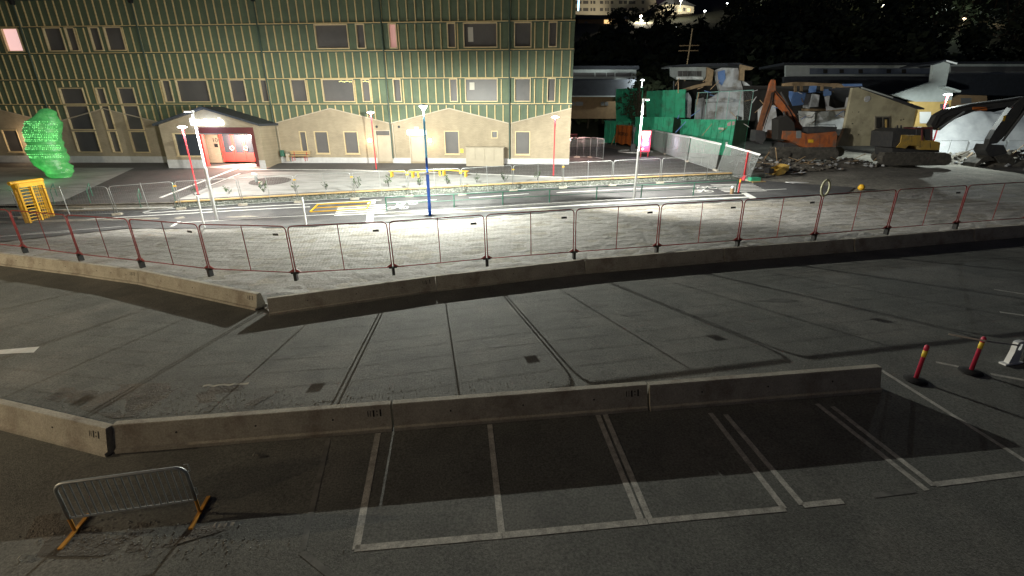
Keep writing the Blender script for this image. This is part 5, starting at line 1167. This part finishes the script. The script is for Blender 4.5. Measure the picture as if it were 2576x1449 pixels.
# ---- round kerb, pump post, orange banner, lit poster
c = TER(1598, 382); e = TER(1640, 382); rr = e.x - c.x; kb = MB(); n = 40
for k in range(n):
    a0_, a1_ = 6.2832 * k / n, 6.2832 * (k + 1) / n
    pa_ = Vector((c.x + rr * math.cos(a0_), c.y + rr * math.sin(a0_), 0)); pb2 = Vector((c.x + rr * math.cos(a1_), c.y + rr * math.sin(a1_), 0)); pa_.z = hh(pa_.x, pa_.y) + .06; pb2.z = hh(pb2.x, pb2.y) + .06; kb.bar(pa_, pb2, .16, .12)
o = kb.build('round_kerb', 'kerb'); o['kind'] = 'structure'
p = TER(1591, 385); t = thing('pump_post', 'dark technical post standing in the round kerb', 'post', p); MB().box(-.25, -.2, 0, .25, .2, 1.0, .04).build('lower_box', 'exdark', t); MB().tube([(0, 0, 1.0), (0, 0, 2.4)], .06, 8).build('mast', 'dark', t); MB().box(-.15, -.15, 2.3, .15, .15, 2.8, .03).build('top_box', 'dark', t)
a, b = TER(1548, 366), TER(1588, 374); a.z = hh(a.x, a.y); d = b - a; L = math.hypot(d.x, d.y); t = thing('orange_banner', 'orange banner with dark lettering hung on a fence panel before the containers', 'banner', a, math.atan2(d.y, d.x)); H = up_to(a, 312)
mb = MB(); n = 14
for k in range(n):
    f0, f1 = L * k / n, L * (k + 1) / n; w0, w1 = -.05 + .04 * math.sin(k * 1.7), -.05 + .04 * math.sin((k + 1) * 1.7); zb0, zb1_ = .35 + .1 * math.sin(k * .8), .35 + .1 * math.sin((k + 1) * .8); mb.face([(f0, w0, zb0), (f1, w1, zb1_), (f1, w1, H - .1), (f0, w0, H - .1)])
mb.build('cloth', 'orange', t); MB().tube(rounded(L, H, .1, 0), .03, 6).build('frame', 'galv', t); lettering('BGFIX1', .62, 'black', t, (L / 2, -.12, H * .5), sx=.85 * L / 2.6)
MB().bar((-.9, -.3, 0), (-.0, 0, H * .55), .08, .08).build('prop', 'wood', t)
a = TER(1611, 396); H = up_to(a, 328); t = thing('lit_poster', 'free-standing lit red and white poster stand on two legs', 'poster stand', a, R(8)); PWd = ATY(1631, 350, a.y).x - ATY(1608, 350, a.y).x
MB().box(-.1, -.03, .55, PWd, .05, H).build('frame', 'redpost', t)
M['poster'] = mat('lit_red_poster', (.8, .05, .1), .5, emit=(1, .1, .16), es=.75); M['posterw'] = mat('lit_white_poster', (1, .9, .9), .5, emit=(1, .85, .9), es=3)
MB().box(-.06, -.045, .6, PWd - .04, -.03, H - .05).build('poster_sheet', 'poster', t)
mb = MB(); pw = PWd - .1; Hh = H - .65
mb.prism_y([(-.04, H - .08), (-.04, H - .55), (.1, H - .8), (pw * .25, H - 1.25), (pw * .45, H - 1.0), (pw * .7, H - 1.15), (pw * .85, H - .6), (pw, H - .3), (pw, H - .08)], -.055, -.046); mb.build('white_print', 'posterw', t)
for fx, fz, r in ((.25, .35, .14), (.68, .36, .13), (.18, .12, .1)):
    c0 = (pw * fx, -.05, .6 + Hh * fz); MB().tube([c0, (c0[0], -.062, c0[2])], r, 12).build('white_dot', 'posterw', t)
for x in (0, PWd - .15): MB().tube([(x, 0, 0), (x, 0, .56)], .04, 8).build('leg', 'redpost', t)
point('poster_glow', a + Vector((PWd / 2, -.5, 1.4)), 150, (.85, .8, 1), .3)
# grey screened strip light on the netting comes from the poster; fence curve at far left of it
fj = [gz(px, 0, D) for px, D in ((1432, 49), (1470, 49.5), (1507, 49.2), (1545, 47))]
for i, (a, b) in enumerate(zip(fj, fj[1:])):
    d = b - a; L = math.hypot(d.x, d.y); t = thing('steel_fence_panel', 'galvanised mesh fence panel behind the building corner, ' + ['nearest the corner', 'middle one', 'next to the orange banner'][i], 'fence', a, math.atan2(d.y, d.x), 'fence panels behind the building corner')
    for nm, me in (('frame', gf), ('middle_bar', gm), ('wire_mesh', gw)):
        o = link(nm, me, t); o.scale.x = L / GWd
        if nm == 'wire_mesh': stuff(o)
    link('foot_block', block_me, t)
p = TER(1440, 350); t = thing('red_bench', 'small red bench seen past the right building corner', 'bench', p); MB().box(-.8, -.2, .42, .8, .2, .48).build('seat', 'redpost', t); MB().box(-.8, .18, .6, .8, .22, .85).build('backrest', 'redpost', t)
for x in (-.6, .6): MB().box(x - .04, -.18, 0, x + .04, .2, .42).build('leg', 'redpost', t)
point('corner_wall_light', fac(-1.2, -4.0, 3.6), 260, (1, .55, .5), .1)
wlp = MB().lathe([(.05, -.1), (.12, -.06), (.12, .06), (.05, .1)], 10, (.15, 4.2, 3.6 - ZB)).build('wall_lamp', 'lampwarm', bld)
# lamp behind the excavator and lamp by the lit tree
def far_lamp(px, Dd, ptop_, label, power, m, kind):
    b = gz(px, 350, Dd); H = up_to(b, ptop_); t = thing('site_lamp', label, 'street lamp', b, 0, 'lamps around the site')
    MB().lathe([(.08, 0), (.06, H * .75), (.1, H)], 10).build('pole', m, t); MB().lathe([(.1, H), (.36, H + .03), (.36, H + .09), (.1, H + .17)], 14).build('lamp_head', 'lampwhite', t)
    point('street_lamp_light', b + Vector((0, -.55, H - .02)), power, (.9, 1, .95), .08); return t
far_lamp(2350, 51, 240, 'red lamp post with round lit head behind the yellow excavator', 5500, 'redpost', 0); far_lamp(1602, 78, 203, 'lamp post with lit head above the green containers', 2500, 'galv', 0)
# ================================================================== HILLSIDE, WOOD, FAR HOUSES
def hillz(x, y):
    base = 1.5 + .37 * max(0, y - 80) - .00042 * max(0, y - 80) ** 2 + .13 * max(0, x - 75) * min(1, max(0, (y - 80) / 60)); return max(hh(x, 90) - .4, base) + 1.2 * NZ.noise(Vector((x * .03, y * .03, 2)))
mb = MB(); nx, ny = 60, 44
for i in range(nx + 1):
    for j in range(ny + 1):
        x = -110 + 430 * i / nx; y = 80 + 320 * (j / ny) ** 1.3; mb.v.append((x, y, hillz(x, y) if j else hh(x, 80) - .5))
for i in range(nx):
    for j in range(ny): a = i * (ny + 1) + j; mb.f.append((a, a + ny + 1, a + ny + 2, a + 1))
M['hill'] = mat('dark_undergrowth', (.035, .04, .022), .95, (.02, .024, .014), .3); struct('hillside', mb, 'hill', True)
M['wood_leaf'] = mat('dark_foliage', (.045, .055, .024), .8, (.025, .033, .014), .5); M['bark'] = mat('tree_bark', (.06, .045, .03), .9)
def crown(mb, c, rx, rz, n, sz=1.0):
    lobes = [(c + Vector((random.gauss(0, .42) * rx, random.gauss(0, .42) * rx, random.uniform(-.6, .75) * rz)), random.uniform(.35, .6)) for _ in range(9)]
    for k in range(n):
        lc, lr = random.choice(lobes); u = Vector([random.gauss(0, 1) for _ in range(3)]).normalized(); p = lc + Vector((u.x * rx * lr, u.y * rx * lr, u.z * rz * lr)) * random.uniform(.7, 1.05)
        a = Vector([random.gauss(0, 1) for _ in range(3)]).normalized() * sz * random.uniform(.35, .8); b = a.orthogonal().normalized() * sz * random.uniform(.25, .6); mb.face([p - a, p - b * .8, p + a, p + b])
fo = MB(); tr = MB()
for k in range(380):
    y = 84 + 130 * random.random(); x = y * random.uniform(.12, 1.35); z = hillz(x, y); Hh = random.uniform(7, 12)
    if x / y < .42: y = 84 + (y - 84) * .45; x = y * random.uniform(.12, .42); z = hillz(x, y); Hh = random.uniform(4, 6.5)
    crown(fo, Vector((x, y, z + Hh * .6)), random.uniform(2.6, 4.2), Hh * .45, 170, 1.45); tr.tube([(x, y, z - .5), (x + random.uniform(-.3, .3), y, z + Hh * .6)], .2, 5, radii=[.22, .09])
o = fo.build('wooded_slope', 'wood_leaf'); tag(o, 'dark wood covering the hillside behind the site', 'wood', kind='stuff'); o = tr.build('wood_trunks', 'bark'); tag(o, 'trunks of the dark wood on the hillside', 'trunks', kind='stuff')
tl = ['dark broad tree against the night sky left of the far lamps', 'dark tree rising to the top edge beside the first far lamp', 'tall dark tree between the first and second far lamp', 'dark tree right of the middle far lamp', 'dark tree left of the brightest far lamp', 'dark tree at the right picture edge high on the slope', 'tree half lit by the lamp above the green containers', 'small dark tree in front of the far apartment block', 'dark bushy tree below the far apartment block']
for i, (px, py, Dd, Hh, rx) in enumerate(((1885, 75, 150, 13, 6), (1975, 60, 140, 14, 6), (2090, 60, 135, 15, 6.5), (2290, 60, 130, 14, 6), (2350, 70, 120, 13, 5), (2540, 60, 115, 14, 6), (1606, 262, 65, 5.2, 1.7), (1560, 95, 150, 8, 3.6), (1660, 90, 140, 9, 4.2))):
    b = ATY(px, py, Dd); g0 = hillz(b.x, b.y) if Dd > 82 else hh(b.x, b.y); t = thing('broadleaf_tree', tl[i], 'tree', (b.x, b.y, g0), 0, 'trees on the slope'); Ht = max(Hh, b.z - g0 + Hh * .75); mb = MB()
    for q in range(4): a = q * 1.6; mb.tube([(0, 0, Ht * .4), (math.cos(a) * rx * .5, math.sin(a) * rx * .5, Ht * .75)], .1, 5, radii=[.14, .05])
    MB().tube([(0, 0, -.4), (.1, 0, Ht * .45), (0, .1, Ht * .85)], .2, 7, radii=[.28, .2, .07]).build('trunk', 'bark', t); stuff(mb.build('limbs', 'bark', t)); f = MB(); crown(f, Vector((0, 0, Ht * .66)), rx, Ht * .36, 520 if Dd > 80 else 420, .9 if Dd > 80 else .35); f.build('crown', 'wood_leaf', t)
# utility pole
b = ATY(1723, 165, 84); t = thing('utility_pole', 'slim utility pole with two crossarms in front of the dark wood', 'pole', (b.x, b.y, hh(b.x, 80))); zt_ = ATY(1735, 72, 84).z - hh(b.x, 80)
MB().tube([(0, 0, 0), (.5, 0, zt_)], .1, 8).build('pole', 'raw', t)
for py in (115, 128): z = ATY(1723, py, 84).z - hh(b.x, 80); MB().bar((-1.3, 0, z), (1.9, 0, z + .05), .12, .12).build('crossarm', 'brownwall', t)
# apartment block and houses up the hill
DA = 215.0
M['render'] = mat('cream_far_render', (.5, .47, .38), .9, (.44, .41, .33), .1)
def far_house(label, name, wall, roof, wins, D_, m='render', lit=()):
    q = [ATY(*Z3(*p), D_) for p in wall]; g = min(v.z for v in q); t = thing(name, label, 'building', (q[0].x, D_, g))
    part('wall', m, t, wall, D_, 11, Z3); part('roof', 'slate', t, roof, D_ - .8, 12.5, Z3)
    for w_ in wins: part('window', 'glass', t, rect(*w_), D_ - .08, .1, Z3)
    for w_ in lit: part('lit_window', 'lampwarm2', t, rect(*w_), D_ - .1, .1, Z3)
    return t
M['lampwarm2'] = mat('lit_far_window', (1, .7, .4), .6, emit=(1, .62, .25), es=1.3)
ws_ = []
for x0, x1 in ((165, 235), (252, 308), (332, 350), (362, 385), (435, 468), (492, 506), (516, 530), (552, 580), (640, 680), (692, 728), (748, 820), (888, 915)):
    for y0, y1 in ((8, 42), (86, 120), (-70, -36)): ws_.append((x0, y0, x1, y1))
far_house('pale apartment block with rows of dark windows high on the hill', 'apartment_block', [(60, -180), (1010, -180), (1050, 50), (920, 130), (740, 165), (60, 160)], [(60, -215), (1010, -215), (1020, -180), (60, -180)], ws_, DA)
far_house('pale house with dark roof right of the apartment block', 'hill_house', [(1110, 45), (1455, 60), (1455, 140), (1200, 160), (1130, 120)], [(1080, 45), (1180, -10), (1330, -5), (1480, 62), (1455, 68), (1300, 40), (1120, 50)], [(1140, 78, 1165, 112), (1240, 85, 1262, 120), (1340, 85, 1362, 120)], 205, lit=[(1290, 100, 1320, 125), (1385, 92, 1415, 125)])
far_house('dark low house with one lit orange window below the apartment block', 'hill_house', [(190, 200), (740, 200), (740, 290), (190, 300)], [(120, 165), (740, 165), (760, 205), (120, 205)], [(270, 235, 300, 275), (640, 230, 670, 262)], 185, 'brownwall', lit=[(480, 215, 600, 285)])
def bulb(label, px, py, D_, m, r, power=0, color=(1, .95, .8), pole=2.5):
    fixed = 'apartment' in label or 'gable' in label
    D_ = D_ if fixed else 95.0
    while not fixed and D_ < 330 and (lambda q: q.z - hillz(q.x, q.y))(ATY(px, py, D_)) > pole: D_ += 2
    c0 = ATY(px, py, D_); t = thing('hill_lamp', label, 'street lamp', c0 - Vector((0, 0, pole)), 0, 'small lamps on the hill')
    MB().tube([(0, 0, -1.5), (0, 0, pole - r * .5)], .12, 6).build('pole', 'galv', t); MB().lathe([(r * .4, pole - r * .6), (r, pole), (r * .8, pole + r * .5), (.05, pole + r * .7)], 10).build('lamp_head', m, t)
    if power: point('street_lamp_light', c0 + Vector((0, -1.2, -.3)), power, color, .2)
M['lw2'] = mat('lit_far_lamp_white', (1, 1, 1), .5, emit=(.95, 1, .95), es=9); M['lw3'] = mat('lit_far_lamp_warm', (1, 1, 1), .5, emit=(1, .75, .45), es=7)
for a in (('tall far lamp with glowing head at the top edge, left one', 1932, 10, 150, 'lw2', .4, 700, (1, 1, .7), 7), ('tall far lamp with glowing head at the top edge, middle one', 2220, 12, 150, 'lw2', .4, 900, (1, .95, .6), 8), ('brightest tall far lamp at the top edge, right one', 2384, 12, 140, 'lw2', .5, 1300, (.85, 1, .85), 8),
          ('small far lamp below the right tall lamp', 2426, 47, 140, 'lw3', .35, 150, (1, .8, .5), 2), ('warm far lamp close to the right picture edge', 2503, 40, 130, 'lw3', .45, 250, (1, .75, .5), 2), ('small far lamp against the sky', 1829, 9, 190, 'lw2', .4, 0, (1, 1, 1), 3),
          ('small far lamp under the night sky gap', 1773, 28, 200, 'lw2', .45, 0, (1, 1, 1), 3), ('lamp on the gable right of the apartment block', 1713, 2, 200, 'lw2', .4, 2500, (1, .95, .7), 3), ('lamp in front of the apartment block', 1612, 41, 195, 'lw3', .6, 22000, (1, .85, .6), 3), ('white lamp below the apartment block', 1614, 53, 180, 'lw2', .5, 300, (1, 1, 1), 2), ('pale small lamp in the middle of the dark wood', 1700, 67, 150, 'lw2', .25, 0, (1, 1, 1), 2)): bulb(*a)
# light strip at the building corner up high
o = MB().tube([(.22, .25, 14.6 - ZB), (.22, .25, 13.1 - ZB)], .05, 8).build('corner_light_strip', mat('lit_blue_strip', (1, 1, 1), .5, emit=(.4, .75, 1), es=5), bld)
